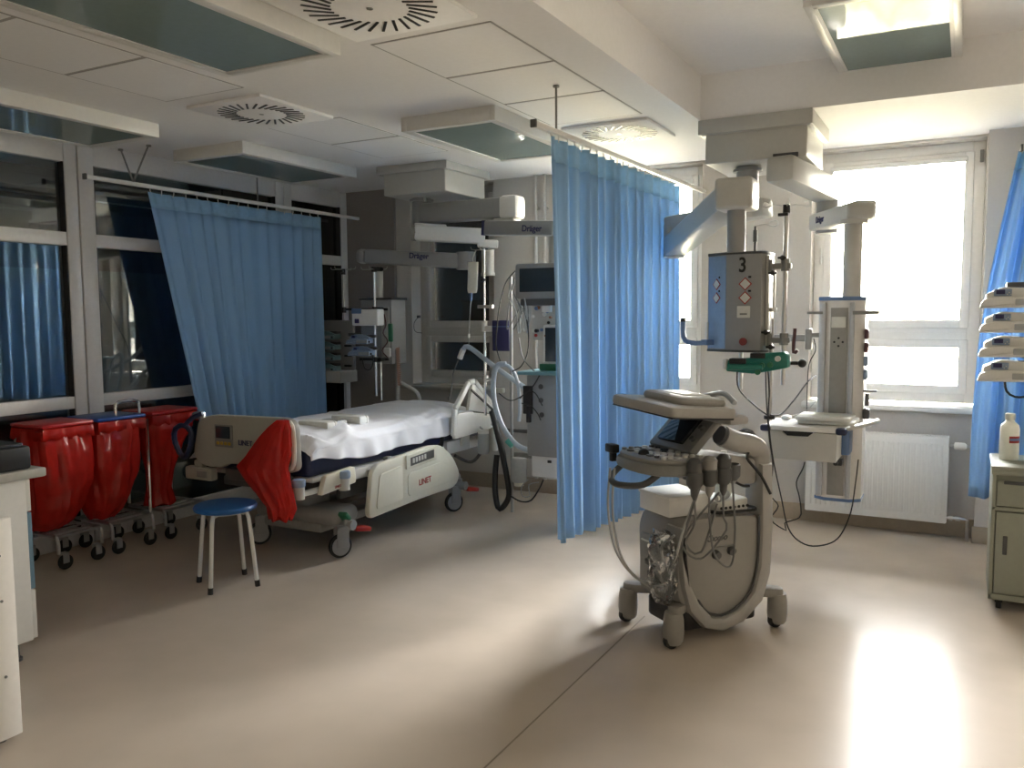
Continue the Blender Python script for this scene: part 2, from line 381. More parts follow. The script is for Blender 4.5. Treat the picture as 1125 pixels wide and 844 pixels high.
light(-4.85, -4.22, 2.20, 3.48, ZC, 2.55, 'box ceiling light over the red bag trolleys, cut by the left picture edge')
light(-4.80, -4.15, 4.06, 5.22, ZC, 2.55, 'box ceiling light over the left blue curtain')
light(-2.90, -2.28, 4.06, 5.20, ZC, 2.55, 'box ceiling light above the bed, left of the middle curtain')
light(-.66, -.06, 3.87, 5.08, ZR+.001, 2.80, 'box ceiling light in the raised bay, mirroring a window and greenery')
# ------------------------------------------------------------------ curtains and rails
def curtain(name, label, rail, s0, s1, ztop, zbot, amp, waves, shift=None, seed=1, M=None, nclip=18):
    """hangs along rail[0]->rail[1] between fractions s0..s1; shift(u,v) moves it along the rail as it falls (v=0 top)"""
    A, B = Vector(rail[0]), Vector(rail[1]); d = (B-A); L = d.length; d.normalize(); nrm = Vector((-d.y, d.x, 0)); rr = random.Random(seed)
    ph = [rr.uniform(0, 6.3) for _ in range(8)]; fr_ = [rr.uniform(.7, 1.3) for _ in range(8)]
    t = thing(name, label, 'curtain', A+d*L*(s0+s1)/2-Vector((0, 0, A.z-zbot(.5) if callable(zbot) else A.z-zbot)))
    def pt(u, v):
        x = L*(s0+(s1-s0)*u); zb = zbot(u) if callable(zbot) else zbot
        z = ztop+(zb-ztop)*v
        a = amp*(.45+.55*v)
        w = waves*2*PI*(u+.018*math.sin(u*9+ph[0]))
        off = a*(math.sin(w+ph[1]+.5*v*math.sin(3*u+ph[2]))+.35*math.sin(w*1.9*fr_[3]+ph[3])+.25*math.sin(w*.37+ph[4]+1.2*v))
        if shift: x += shift(u, v)
        x += .35*a*math.cos(w*.93+ph[5])
        p = A+d*x+nrm*off; return (p.x, p.y, z)
    hv = .055
    mb = MB(); mb.grid(waves*14, 26, lambda u, v: pt(u, hv+(1-hv)*v)); mb.build('cloth', M_blue, t, thick=.003)
    mb = MB(); mb.grid(waves*14, 4, lambda u, v: pt(u, hv*v)); mb.build('header_band', M_hem, t, thick=.002)
    for i in range(nclip):
        u = (i+.25)/(nclip-.5); p = Vector(pt(u, 0)); q = A+d*(p-A).dot(d); 
        mb = MB(); mb.tube([(p.x, p.y, p.z-.012), (q.x, q.y, ztop+.012), (q.x, q.y, A.z-.012)], .0035, n=5, smooth=False); mb.build('curtain_hook', M_white, t)
    return t
RL = ((-4.93, 3.49, 2.385), (-4.955, 6.244, 2.385))
RM = ((-1.832, 3.64, 2.40), (-1.745, 6.279, 2.40))
def rail(label, R, hang, w=.028, h=.026):
    t = thing('curtain_rail', label, 'curtain rail', R[0])
    mb = MB(); mb.bar(R[0], R[1], w, h, .004); mb.build('track', M_frame, t)
    d = (Vector(R[1])-Vector(R[0])).normalized()
    mb = MB(); mb.bar(Vector(R[0])-d*.012, Vector(R[0])+d*.002, w+.004, h+.012, .003); mb.build('end_cap', M_dgrey, t)
    for pts in hang:
        mb = MB(); mb.tube(pts, .006, smooth=False); mb.cyl(Vector(pts[-1])-Vector((0, 0, .012)), pts[-1], .016); mb.build('hanger', M_grey, t)
    return t
rail('white curtain rail along the glazed partition, carrying the left blue curtain', RL,
     [[(-4.93, 3.84, 2.395), (-5.07, 3.86, ZC)], [(-4.93, 3.84, 2.395), (-4.79, 3.86, ZC)], [(-4.945, 4.98, 2.395), (-4.945, 4.98, ZC)]])
rail('beige ceiling-hung curtain rail above the middle blue curtain, ending at the pier', RM, [[(-1.825, 3.87, 2.41), (-1.825, 3.87, ZC)]])
curtain('curtain', 'wide blue curtain hanging along the glazed partition behind the bed', RL, .165, .805, 2.345, .50, .022, 13, seed=5,
        shift=lambda u, v: .42*v*(1-u)**2)
curtain('curtain', 'tall blue curtain in the middle, lit from behind, between bed and ultrasound cart', RM, .055, .80, 2.365, lambda u: .33-.12*u, .034, 16, seed=11,
        shift=lambda u, v: .06*v*(1-u)**2, nclip=22)
# right curtain, gathered, its left edge slanting down to the left
t = thing('curtain', 'gathered blue curtain at the right picture edge, behind the stacked pumps', 'curtain', (.25, 5.55, .43))
def rc(u, v):
    z = 2.385+(.42-2.385)*v
    xl = np.interp(z, [.42, .9, 1.3, 1.66, 1.95, 2.385], [.045, .05, .065, .105, .15, .225]); xr = .62
    x = xl+(xr-xl)*u
    return (x, 5.52+.035*math.sin(u*34+.6*v)+.018*math.sin(u*61+2*v)+.03*math.sin(u*7), z)
mb = MB(); mb.grid(120, 24, lambda u, v: rc(u, .05+.95*v)); mb.build('cloth', M_blue, t, thick=.003)
mb = MB(); mb.grid(120, 4, lambda u, v: rc(u, .05*v)); mb.build('header_band', M_hem, t, thick=.002)
for i in range(8):
    p = Vector(rc((i+.4)/8, 0)); mb = MB(); mb.tube([p-Vector((0, 0, .01)), (p.x, 5.52, 2.40)], .0035, n=5, smooth=False); mb.build('curtain_hook', M_white, t)
rail('curtain rail above the right blue curtain', ((.245, 5.52, 2.40), (.95, 5.52, 2.40)), [[(.45, 5.52, 2.41), (.45, 5.52, ZC)]])
# ------------------------------------------------------------------ hospital bed  (head towards the back wall)
BX0, BX1 = -4.27, -3.40      # mattress sides
bed = thing('hospital_bed', 'cream electric hospital bed with navy mattress and white sheet', 'bed', (-3.72, 4.75, 0))
def ring_poly(poly, k, c=None):
    n_ = len(poly); cx = sum(p[0] for p in poly)/n_; cy = sum(p[1] for p in poly)/n_
    return [(cx+(x-cx)*k, cy+(y-cy)*k) for x, y in poly]
def round_poly(poly, r, seg=5):
    out = []; m = len(poly)
    for i in range(m):
        p, a, b = Vector(poly[i]), Vector(poly[i-1]), Vector(poly[(i+1) % m])
        da, db = (a-p), (b-p); q = min(r, da.length*.45, db.length*.45); s_, e_ = p+da.normalized()*q, p+db.normalized()*q
        for k in range(seg+1):
            u = k/seg; v = s_*(1-u)**2+p*2*u*(1-u)+e_*u*u; out.append((v.x, v.y))
    return out
# chassis
mb = MB(); mb.b2((-4.08, 3.98, .19), (-3.38, 4.22, .30), .05, 3); mb.b2((-4.02, 4.0, .13), (-3.52, 4.2, .20), .03); mb.b2((-4.05, 5.30, .19), (-3.40, 5.50, .29), .04)
mb.b2((-3.98, 4.15, .16), (-3.84, 5.4, .22), .02); mb.b2((-3.60, 4.15, .16), (-3.48, 5.4, .22), .02); mb.build('base_cover', mat('bed_base_grey', (.33, .32, .30), .4), bed)
for y in (4.12, 5.32):
    mb = MB(); mb.b2((-3.82, y-.10, .22), (-3.62, y+.10, .42), .03); mb.b2((-3.79, y-.07, .38), (-3.65, y+.07, .50), .02); mb.build('lift_column', M_boomg, bed)
mb = MB(); mb.b2((-4.10, 3.78, .44), (-4.04, 5.85, .50), .01); mb.b2((-3.52, 3.78, .44), (-3.46, 5.85, .50), .01); mb.b2((-4.10, 3.76, .44), (-3.46, 3.82, .50), .01)
mb.b2((-4.10, 5.8, .44), (-3.46, 5.86, .50), .01); mb.b2((-4.14, 3.9, .48), (-3.44, 5.8, .505), .005); mb.b2((-3.48, 4.1, .34), (-3.44, 5.2, .44), .01); mb.build('under_frame', M_dgrey, bed)
mb = MB(); mb.b2((-4.22, 3.80, .50), (-3.40, 5.82, .53), .01); mb.b2((-3.44, 4.05, .455), (-3.385, 5.78, .525), .012); mb.build('deck', M_white, bed)
for cx, cy, a in ((-3.36, 4.03, -.45), (-4.03, 4.03, -.75), (-3.385, 5.39, -.5), (-4.03, 5.39, .6)):
    c_ = MB(); R_ = Matrix.Translation((cx, cy, 0)) @ Matrix.Rotation(a, 4, 'Z')
    c_.M = R_; c_.cyl((-.018, -.03, .075), (.018, -.03, .075), .058, n=24); o = c_.build('caster', M_boomg, bed)
    w_ = MB(R_); w_.cyl((-.013, -.03, .075), (.013, -.03, .075), .075, n=28, bev=.006); w_.build('tyre', M_rubber, o)
    f_ = MB(R_); f_.b2((-.032, -.06, .07), (-.02, .02, .19), .008); f_.b2((.02, -.06, .07), (.032, .02, .19), .008); f_.b2((-.032, -.05, .16), (.032, .03, .20), .012); f_.cyl((0, .02, .17), (0, .02, .25), .022); f_.build('fork', M_boomg, o)
for y, z in ((4.06, .20), (5.40, .20)):
    mb = MB(); mb.cyl((-3.40, y, z), (-3.31, y, z), .032); mb.build('pedal_hub', M_boomg, bed)
    mb = MB(); mb.bar((-3.335, y+.03, z-.03), (-3.30, y+.14, z-.05), .07, .032, .012); mb.build('brake_pedal', M_pedred, bed)
mb = MB(); mb.bar((-3.36, 4.06, .23), (-3.34, 3.99, .285), .06, .03, .01); mb.build('steer_pedal', M_pedgreen, bed)
# mattress and sheet
mb = MB(); mb.b2((BX0, 3.77, .535), (BX1, 5.80, .70), .035, 3); mb.build('mattress', M_navy, bed)
rnd = random.Random(3); bumps = [(rnd.uniform(0, 1), rnd.uniform(0, 1), rnd.uniform(.04, .16), rnd.uniform(-.5, 1), rnd.uniform(0, PI)) for _ in range(60)]
def wr(u, v):
    h = 0
    for a, b, s, k, th in bumps:
        du, dv = (u-a)*2.0, (v-b)*1.1; p = du*math.cos(th)+dv*math.sin(th); q = -du*math.sin(th)+dv*math.cos(th)
        h += k*math.exp(-(p/s/3.2)**2-(q/s*2.4)**2)
    return h
def sheet(u, v):
    # u along the bed (0 = foot), v across: far hem -> top -> near hem
    y = 3.752+(5.66-3.752)*u
    prof = [(-.12, 0), (0, .11), (.02, .175), (.30, .20), (.62, .19), (.80, .185), (.865, .165), (.895, .13), (.905, .08), (.915, .03)]
    s_ = v*(len(prof)-1); i = min(int(s_), len(prof)-2); f = s_-i; x = prof[i][0]*(1-f)+prof[i+1][0]*f; z = prof[i][1]*(1-f)+prof[i+1][1]*f
    top = math.exp(-((v-.5)/.33)**4)
    z += .027*wr(u, v)*(.25+.75*top)+(.028*top*math.exp(-((v-.42)/.14)**2))
    if v > .8:
        z += (.055*math.exp(-(u/.14)**2)-.022+.006*math.sin(17*u)+.004*math.sin(41*u))*(v-.8)/.2+.02*u*(v-.8)/.2
        x += (.012*math.sin(31*u+4*v)+.008*math.sin(67*u))*(v-.75)/.25
    if u < .035: z -= .06*(1-u/.035)*top
    return (BX0+x, y, .585+z)
mb = MB(); mb.grid(110, 64, sheet); mb.build('sheet', M_sheet, bed, thick=.004)
# foot board
def P2(px, py, Y): p = at(px, py, Y=Y); return (p.x, p.z)
fbp = [(-4.26, .62), (-4.20, .86), (-4.08, .895), (-3.46, .905), (-3.405, .87), (-3.395, .60), (-3.47, .575), (-3.62, .60), (-3.95, .60), (-4.02, .565), (-4.16, .565)]
mb = MB(); mb.prism(round_poly(fbp, .05), 3.665, 3.715, 'y', .012); fb = mb.build('foot_board', M_foot, bed)
mb = MB(); mb.tube([(-3.475, 3.662, .60), (-3.415, 3.662, .64), (-3.42, 3.662, .86), (-3.48, 3.662, .885)], .014); mb.build('edge_grip', M_cream, fb)
mb = MB(); mb.b2((-4.05, 3.655, .70), (-3.90, 3.668, .84), .006); pn = mb.build('control_panel', M_grey, fb)
mb = MB(); mb.b2((-4.035, 3.651, .755), (-3.915, 3.656, .83), .003); mb.build('display', M_slate, pn)
for i in range(4):
    mb = MB(); mb.b2((-4.03+.032*i, 3.650, .715), (-4.008+.032*i, 3.656, .735), .003); mb.build('button', mat('amber_button', (.45, .30, .04), .4) if i == 0 else bpy.data.materials['amber_button'], pn)
writing('LINET', 'lettering', M_navytext, .044, basis((-3.80, 3.663, .735), (1, 0, 0), (0, 0, 1)), fb)
mb = MB(); mb.b2((-4.33, 3.66, .475), (-4.10, 3.72, .555), .012); mb.b2((-4.26, 3.67, .55), (-4.18, 3.71, .60), .012); br = mb.build('foot_bracket', M_foot, bed)
mb = MB(); mb.b2((-4.22, 3.655, .495), (-4.13, 3.664, .535), .003); mb.build('label_plate', M_grey, br)
mb = MB(); mb.b2((-4.02, 3.70, .49), (-3.55, 3.84, .56), .01); mb.build('foot_crossbar', M_dgrey, bed)
for x, y in ((-3.40, 3.68), (-3.335, 4.01)):
    mb = MB(); mb.cyl((x, y, .43), (x, y, .505), .034); o = mb.build('bumper_post', M_boom, bed)
    mb = MB(); mb.cyl((x, y, .50), (x, y, .55), .040, n=24, bev=.012); mb.build('bumper_cap', M_bumper, o)
mb = MB(); mb.b2((-3.42, 3.66, .44), (-3.38, 4.02, .47), .008); mb.build('accessory_rail', M_white, bed)
# small foot-end side panel
mb = MB(); mb.prism(round_poly([(3.80, .43), (3.85, .545), (4.12, .56), (4.13, .455)], .02), -3.375, -3.335, 'x', .008); sp = mb.build('foot_side_panel', M_cream, bed)
writing('LINET', 'lettering', M_redtext, .022, basis((-3.334, 3.95, .462), (0, 1, 0), (0, 0, 1)), sp)
# big lowered side rail
srp = [(4.19, .205), (4.24, .50), (4.30, .545), (4.88, .585), (5.05, .565), (5.20, .46), (5.29, .33), (5.27, .26), (5.20, .225), (4.80, .225)]
mb = MB(); mb.prism(round_poly(srp, .06), -3.335, -3.295, 'x', .012); sr = mb.build('side_rail', M_cream, bed)
mb = MB(); mb.prism(round_poly([(4.27, .255), (4.31, .475), (4.56, .50), (4.56, .262)], .03), -3.299, -3.289, 'x', .004)
mb.prism(round_poly([(4.62, .27), (4.62, .43), (5.02, .445), (5.14, .42), (5.22, .33), (5.18, .28)], .04), -3.299, -3.289, 'x', .004)
mb.prism(round_poly([(4.60, .46), (4.60, .555), (4.97, .57), (4.97, .475)], .012), -3.299, -3.285, 'x', .004); mb.build('embossed_panel', M_cream, sr)
mb = MB(); mb.prism([(4.645, .478), (4.645, .535), (4.93, .552), (4.93, .495)], -3.287, -3.283, 'x'); cp = mb.build('control_strip', M_dgrey, sr)
for i in range(5):
    mb = MB(); mb.b2((-3.284, 4.665+.035*i, .495+.002*i), (-3.280, 4.688+.035*i, .528+.002*i), .003); mb.build('button', M_label, cp)
writing('LINET', 'lettering', M_redtext, .058, basis((-3.2885, 4.82, .345), (0, 1, .03), (0, 0, 1)), sr)
mb = MB(); mb.b2((-3.40, 4.3, .46), (-3.33, 4.36, .50), .008); mb.b2((-3.40, 5.0, .46), (-3.33, 5.06, .50), .008); mb.b2((-3.37, 4.45, .54), (-3.33, 4.50, .565), .004); mb.build('rail_hinge', M_grey, bed)
# raised head-end side rail
hp = [(5.245, .60), (5.27, .80), (5.47, .985), (5.55, .99), (5.84, .76), (5.86, .63), (5.78, .615)]
ho = [(5.315, .78), (5.455, .915), (5.475, .86), (5.40, .775)]
mb = MB()
def strip(a, b, w=.05, x0=-3.345, x1=-3.295):
    mb.bar((-3.32, *a), (-3.32, *b), .05, w, .012, up=(1, 0, 0))
for a, b in zip(hp, hp[1:]+hp[:1]): mb.bar((-3.32, *a), (-3.32, *b), w=.035, h=.045, r=.012)
mb.prism(round_poly([(5.25, .60), (5.28, .77), (5.42, .765), (5.84, .70), (5.85, .63), (5.78, .61)], .03), -3.34, -3.30, 'x', .008)
hr = mb.build('head_side_rail', M_white, bed)
mb = MB(); mb.prism([(5.44, .775), (5.50, .965), (5.54, .965), (5.82, .755), (5.82, .71)], -3.33, -3.303, 'x', .003); mb.build('rail_panel', M_white, hr)
mb = MB(); mb.bar((-3.297, 5.47, .93), (-3.297, 5.84, .72), .012, .012); mb.build('rail_groove', M_dgrey, hr)
mb = MB(); mb.tube([(-3.41, 5.20, .52), (-3.40, 5.21, .62), (-3.41, 5.17, .72)], .022); mb.build('strap', M_black, bed)
mb = MB(); mb.b2((-3.46, 5.22, .46), (-3.36, 5.55, .56), .012); mb.b2((-3.40, 5.40, .50), (-3.34, 5.52, .62), .012); mb.build('backrest_frame', M_boom, bed)
mb = MB(); mb.tube([(-3.33, 5.28, .45), (-3.32, 5.52, .37), (-3.34, 5.78, .48)], .013); mb.build('curved_tube', M_dgrey, bed)
mb = MB(); mb.b2((-3.40, 5.20, .41), (-3.33, 5.26, .44), .006); mb.build('release_handle', M_pedred, bed)
# drainage bottles hung at the head end
for y, lab, r_ in ((5.60, 'clear suction jar hung under the head-end rail of the bed', .045), (5.78, 'white capped canister hung at the head end, right of the suction jar', .028)):
    t = thing('suction_jar', lab, 'jar', (-3.33, y, .42)); mb = MB(); mb.lathe([(r_*.8, .42), (r_, .44), (r_, .56), (r_*.9, .58)], (-3.27, y, 0)); mb.build('jar', M_clear if r_ > .04 else M_white, t)
    mb = MB(); mb.cyl((-3.27, y, .58), (-3.27, y, .61), r_*.95); mb.build('lid', M_white, t)
    mb = MB(); mb.tube([(-3.27, y, .605), (-3.30, y, .63), (-3.335, y, .62)], .008); mb.build('hook', M_steel, t)
# things lying on the foot of the bed
for y, lab, L_ in ((4.10, 'white folded packet on the sheet, nearest the foot of the bed', .12), (4.42, 'white folded packet on the sheet, farther from the foot board', .10)):
    t = thing('packet', lab, 'packet', (-3.62, y, .80), .1, 'white packets on the bed'); mb = MB(); mb.b2((-3.74, y-.05, .775), (-3.49, y+.05, .835), .015); mb.build('sleeve', M_paper, t)
    mb = MB(); mb.b2((-3.742, y+.015, .774), (-3.488, y+.035, .837), .015); mb.build('tape', M_label, t)
mb = MB(); mb.b2((-3.70, 4.20, .775), (-3.54, 4.31, .825), .018); o = mb.build('strap_roll', M_grey); tag(o, 'grey rolled strap between the two white packets on the bed', 'strap')
# red bag tied to the foot board
from mathutils import noise as mnoise
def bag(name, label, rows, m, seed, group=None, wr_=.07, n_=72, box_=False):
    rr = random.Random(seed); ph = [rr.uniform(0, 6.3) for _ in range(6)]
    rings = []
    Z0 = rows[0][0]; Z1 = rows[-1][0]
    R = 64
    zs = [r[0] for r in rows]
    up = zs[0] > zs[-1]
    for i in range(R):
        z = Z0+(Z1-Z0)*i/(R-1); k = [np.interp(z, zs[::-1] if up else zs, [r[j] for r in (rows[::-1] if up else rows)]) for j in range(1, 6)]
        ring = []
        for j in range(n_):
            a = 2*PI*j/n_; sq = max(0.0, 1-(i/R)*1.6) if box_ else 0; w = 1+wr_*(.5*math.sin(7*a+ph[0]+2*i/R)+.4*math.sin(13*a+ph[1]-3*i/R)+.3*math.sin(3*a+9*i/R+ph[2]))
            ca, sa = math.cos(a), math.sin(a); pq = 2+4*sq; sc_ = (abs(ca)**pq+abs(sa)**pq)**(-1/pq)
            nv = mnoise.fractal(Vector((ca*2.2+seed*3, sa*2.2, z*3.2)), 1.0, 2.0, 3)+.8*abs(mnoise.noise(Vector((ca*5+seed, sa*5, z*2.5))))
            w = w*sc_+(.10 if box_ else .20)*(nv-.3)*min(1, i/5)
            ring.append((k[0]+k[2]*ca*w, k[1]+k[3]*sa*w, z+k[4]*math.sin(5*a+ph[3])))
        rings.append(ring)
    mb = MB(); mb.loft(rings); o = mb.build(name, m); return tag(o, label, 'bag', group)
# rows: z, cx, cy, rx, ry, ripple
bag('waste_bag', 'red plastic bag tied to the corner of the bed foot board', [(.90, -3.45, 3.62, .04, .03, .0), (.86, -3.46, 3.60, .075, .045, .004), (.76, -3.50, 3.585, .135, .06, .006), (.62, -3.575, 3.58, .185, .07, .01), (.52, -3.525, 3.58, .15, .065, .01), (.40, -3.45, 3.58, .10, .055, .01), (.335, -3.46, 3.58, .075, .04, .02)], M_red, 4)
t = thing('hose_coil', 'navy blue hose coil hooked on the left corner of the foot board', 'hose', (-4.30, 3.63, .70))
mb = MB(); mb.tube([(-4.30+.075*math.cos(a), 3.63+.012*math.sin(2*a), .72+.10*math.sin(a)) for a in [2*PI*k/14 for k in range(14)]], .017, loop=True, step=.015, corr=.08)
mb.tube([(-4.28, 3.63, .82), (-4.22, 3.64, .87), (-4.15, 3.66, .90)], .015); mb.build('hose', M_navy, t)
mb = MB(); mb.b2((-4.24, 3.65, .86), (-4.16, 3.70, .905), .012); mb.build('hook', M_steel, t)
# ------------------------------------------------------------------ stool
st = thing('stool', 'round blue-topped stool with white tube legs, in front of the bed', 'stool', (-3.60, 3.31, 0))
mb = MB(); mb.lathe([(.0, .425), (.15, .425), (.168, .432), (.172, .445), (.165, .457), (.14, .463), (0, .464)], (-3.60, 3.31, 0), 40); mb.build('seat', M_stoolblue, st)
for k in range(4):
    a = k*PI/2+.29; c, s = math.cos(a), math.sin(a)
    L_ = MB(); L_.tube([(-3.60+c*.04, 3.31+s*.04, .415), (-3.60+c*.11, 3.31+s*.11, .413), (-3.60+c*.138, 3.31+s*.138, .385), (-3.60+c*.178, 3.31+s*.178, .02)], .0115, n=12); o = L_.build('leg', M_white, st)
    L_ = MB(); L_.cyl((-3.60+c*.1775, 3.31+s*.1775, .035), (-3.60+c*.181, 3.31+s*.181, 0), .0145); o2 = L_.build('foot_cap', M_rubber, o)
mb = MB(); mb.tube([(-3.60+.10*math.cos(a), 3.31+.10*math.sin(a), .418) for a in [2*PI*k/20 for k in range(20)]], .008, loop=True); mb.build('ring', M_white, st)
# ------------------------------------------------------------------ waste bag trolleys by the partition
def trolley(y0, y1, lidm, label, bag_label, rows, seed, tall=False):
    x0, x1 = -5.045, -4.765; zt = .83; xf = -4.70
    t = thing('waste_trolley', label, 'waste trolley', (-4.85, (y0+y1)/2, 0), 0, 'waste bag trolleys by the partition')
    mb = MB(); loop = [(xf, y0+.03, .20), (xf, y1-.03, .20), (x0, y1-.03, .20), (x0, y0+.03, .20)]
    mb.tube(loop+[loop[0]], .010, smooth=False)
    for k in range(4): mb.tube([(x0+.07*(k+.6), y0+.03, .20), (x0+.07*(k+.6), y1-.03, .20)], .005, smooth=False)
    mb.build('base_rack', M_steel, t)
    mb = MB()
    for y in (y0+.02, y1-.02): mb.tube([(x0+.01, y, .22), (x0+.01, y, zt)], .010, smooth=False)
    ll = [(x1, y0+.02, zt), (x1, y1-.02, zt), (x0, y1-.02, zt), (x0, y0+.02, zt)]; mb.tube(ll+[ll[0]], .010, smooth=False)
    for y in (y0+.03, y1-.03): mb.tube([(xf-.06, y, .20), (xf-.01, y, .20), (xf+.012, y, .17), (xf+.012, y, .10)], .010)
    mb.build('frame', M_steel, t)
    if tall:
        yy = y1-.005; mb = MB(); mb.tube([(x1+.02, yy, .20), (x1+.02, yy, zt)], .010, smooth=False)
        mb.tube([(x1-.03, y0+.17, zt+.02), (x1-.03, y0+.17, .92), (x1-.03, y0+.19, .95), (x1-.03, y1-.04, .95), (x1-.03, y1-.02, .92), (x1-.03, y1-.02, zt+.02)], .010); mb.build('push_handle', M_chrome, t)
    mb = MB(); mb.b2((x0-.02, y0+.005, zt+.012), (x1+.02, y1-.005, zt+.036), .010); mb.build('lid', lidm, t)
    for x in (x0+.03, xf+.012):
        for y in (y0+.055, y1-.075):
            c_ = MB(); c_.cyl((x-.012, y+.015, .045), (x+.012, y+.015, .045), .045, bev=.006); o = c_.build('caster', M_rubber, t)
            c_ = MB(); c_.b2((x-.02, y-.01, .04), (x-.015, y+.03, .10), .003); c_.b2((x+.015, y-.01, .04), (x+.02, y+.03, .10), .003); c_.b2((x-.02, y-.012, .09), (x+.02, y+.03, .105), .004); c_.build('fork', M_boomg, o)
    b_ = bag('waste_bag', bag_label, rows, M_red, seed, box_=True)
    # bag mouth folded over the frame
    mb = MB(); rr = random.Random(seed)
    N_ = 60; rings = []
    for k, (dz, e_) in enumerate(((.011, .002), (.006, .010), (-.02, .013), (-.04, .016))):
        ring = []
        for j in range(N_):
            a = j/N_*4; s_ = int(a); f = a-s_; cs = [(x1+e_+.004, y0+.02-e_), (x1+e_+.004, y1-.02+e_), (x0-e_, y1-.02+e_), (x0-e_, y0+.02-e_)]
            p, q = cs[s_], cs[(s_+1) % 4]; w = .007*math.sin(j*2.3+seed)*k/3+.004*math.sin(j*5.1)*k/3
            ring.append((p[0]+(q[0]-p[0])*f+w, p[1]+(q[1]-p[1])*f, zt+dz+(-.025*abs(math.sin(j*.9+seed))*(k == 3))))
        rings.append(ring)
    mb.loft(rings, cap=False); o = mb.build('bag_cuff', M_red, b_, thick=.002)
    return t
trolley(3.0, 3.345, M_redlid, 'waste trolley with red lid, nearest the left picture edge', 'big rounded red bag hanging in the leftmost trolley',
        [(.825, -4.905, 3.172, .148, .174, 0), (.70, -4.90, 3.175, .155, .185, 0), (.50, -4.88, 3.17, .17, .19, .004), (.36, -4.87, 3.14, .155, .16, .005), (.27, -4.88, 3.11, .13, .125, .006), (.218, -4.90, 3.09, .08, .08, .004)], 1)
trolley(3.36, 3.725, M_bluelid, 'waste trolley with blue lid and chrome handle, middle of the three', 'red bag hanging under the blue lid of the middle trolley',
        [(.825, -4.905, 3.542, .148, .182, 0), (.68, -4.90, 3.53, .155, .185, 0), (.50, -4.88, 3.50, .17, .18, .005), (.36, -4.86, 3.47, .15, .145, .006), (.27, -4.86, 3.45, .12, .11, .008), (.218, -4.87, 3.44, .08, .075, .006)], 2, tall=True)
trolley(3.76, 4.15, M_redlid, 'waste trolley with red lid, rightmost, next to the bed', 'narrow red bag pinched at the bottom in the rightmost trolley',
        [(.825, -4.905, 3.955, .148, .195, 0), (.74, -4.89, 3.95, .145, .18, 0), (.62, -4.87, 3.92, .11, .125, .004), (.45, -4.86, 3.90, .085, .095, .005), (.32, -4.86, 3.885, .075, .085, .006), (.25, -4.86, 3.89, .085, .10, .01), (.218, -4.86, 3.89, .09, .11, .012)], 3)
# ------------------------------------------------------------------ cabinets at the left
t = thing('cabinet', 'white cabinet with blue door under a grey worktop, left foreground', 'cabinet', (-3.9, 1.95, 0))
mb = MB(); mb.b2((-4.45, 1.50, .09), (-3.555, 2.165, .805), .003); mb.build('body', M_white, t)
for z0, z1, m, nm in ((.66, .80, M_white, 'drawer'), (.315, .655, mat('blue_laminate', (.14, .24, .32), .45), 'door'), (.095, .31, M_white, 'lower_drawer')):
    mb = MB(); mb.b2((-4.44, 2.165, z0), (-3.56, 2.187, z1), .003); o = mb.build(nm, m, t)
    mb = MB(); mb.b2((-4.1, 2.187, z1-.05), (-3.95, 2.205, z1-.035), .004); mb.build('handle', M_steel, o)
for x, y in ((-3.62, 2.12), (-3.62, 1.58), (-4.38, 2.12), (-4.38, 1.58)):
    mb = MB(); mb.cyl((x, y, .01), (x, y, .09), .015); mb.cyl((x, y, 0), (x, y, .012), .026); mb.build('leg', M_dgrey, t)
mb = MB(); mb.b2((-4.5, 1.45, .805), (-3.535, 2.25, .845), .008); o = mb.build('worktop', mat('grey_worktop', (.42, .41, .38), .45)); tag(o, 'grey worktop on the white cabinet in the left foreground', 'worktop')
t = thing('desktop_device', 'black box-shaped device on the worktop at the left picture edge', 'device', (-3.85, 2.0, .845)); mb = MB(); mb.b2((-4.2, 1.72, .845), (-3.56, 2.20, .945), .012); mb.build('body', M_black, t)
mb = MB(); mb.b2((-4.18, 1.74, .94), (-3.58, 2.18, .96), .008); mb.build('lid', M_black, t)
t = thing('metal_cabinet', 'low white metal cabinet with screwed edge strip at the lower left corner', 'cabinet', (-3.2, 1.40, 0))
mb = MB(); mb.b2((-3.50, 1.10, .03), (-2.935, 1.705, .80), .006); mb.build('body', M_white, t)
mb = MB(); mb.b2((-2.935, 1.615, .025), (-2.91, 1.715, .806), .005); ed = mb.build('edge_strip', M_frame, t)
for z in (.25, .52, .68):
    mb = MB(); mb.cyl((-2.912, 1.665, z), (-2.907, 1.665, z), .005); mb.build('screw', M_grey, ed)
mb = MB(); mb.b2((-2.935, 1.12, .06), (-2.915, 1.60, .795), .006); mb.build('door', M_white, t)
for x in (-3.45, -2.97):
    for y in (1.14, 1.67):
        mb = MB(); mb.cyl((x, y, 0), (x, y, .035), .018); mb.build('foot', M_dgrey, t)
# ------------------------------------------------------------------ radiator
t = thing('radiator', 'white panel radiator below the bright window', 'radiator', (-.42, 6.2, .11))
rx0, rx1, rz0, rz1 = -.955, -.075, .112, .682
mb = MB(); mb.b2((rx0, 6.125, rz0), (rx1, 6.140, rz1), .004); mb.b2((rx0, 6.185, rz0), (rx1, 6.20, rz1), .004)
for k in range(26):
    x = rx0+.03+k*(rx1-rx0-.06)/25; mb.b2((x-.008, 6.119, rz0+.05), (x+.008, 6.128, rz1-.05), .003)
mb.build('panel', M_white, t)
mb = MB()
for k in range(40):
    x = rx0+.02+k*(rx1-rx0-.04)/39; mb.b2((x-.002, 6.128, rz1-.004), (x+.002, 6.20, rz1+.003))
mb.b2((rx0, 6.122, rz1-.012), (rx1, 6.128, rz1+.004)); mb.b2((rx0, 6.198, rz1-.012), (rx1, 6.204, rz1+.004)); mb.build('top_grille', M_white, t)
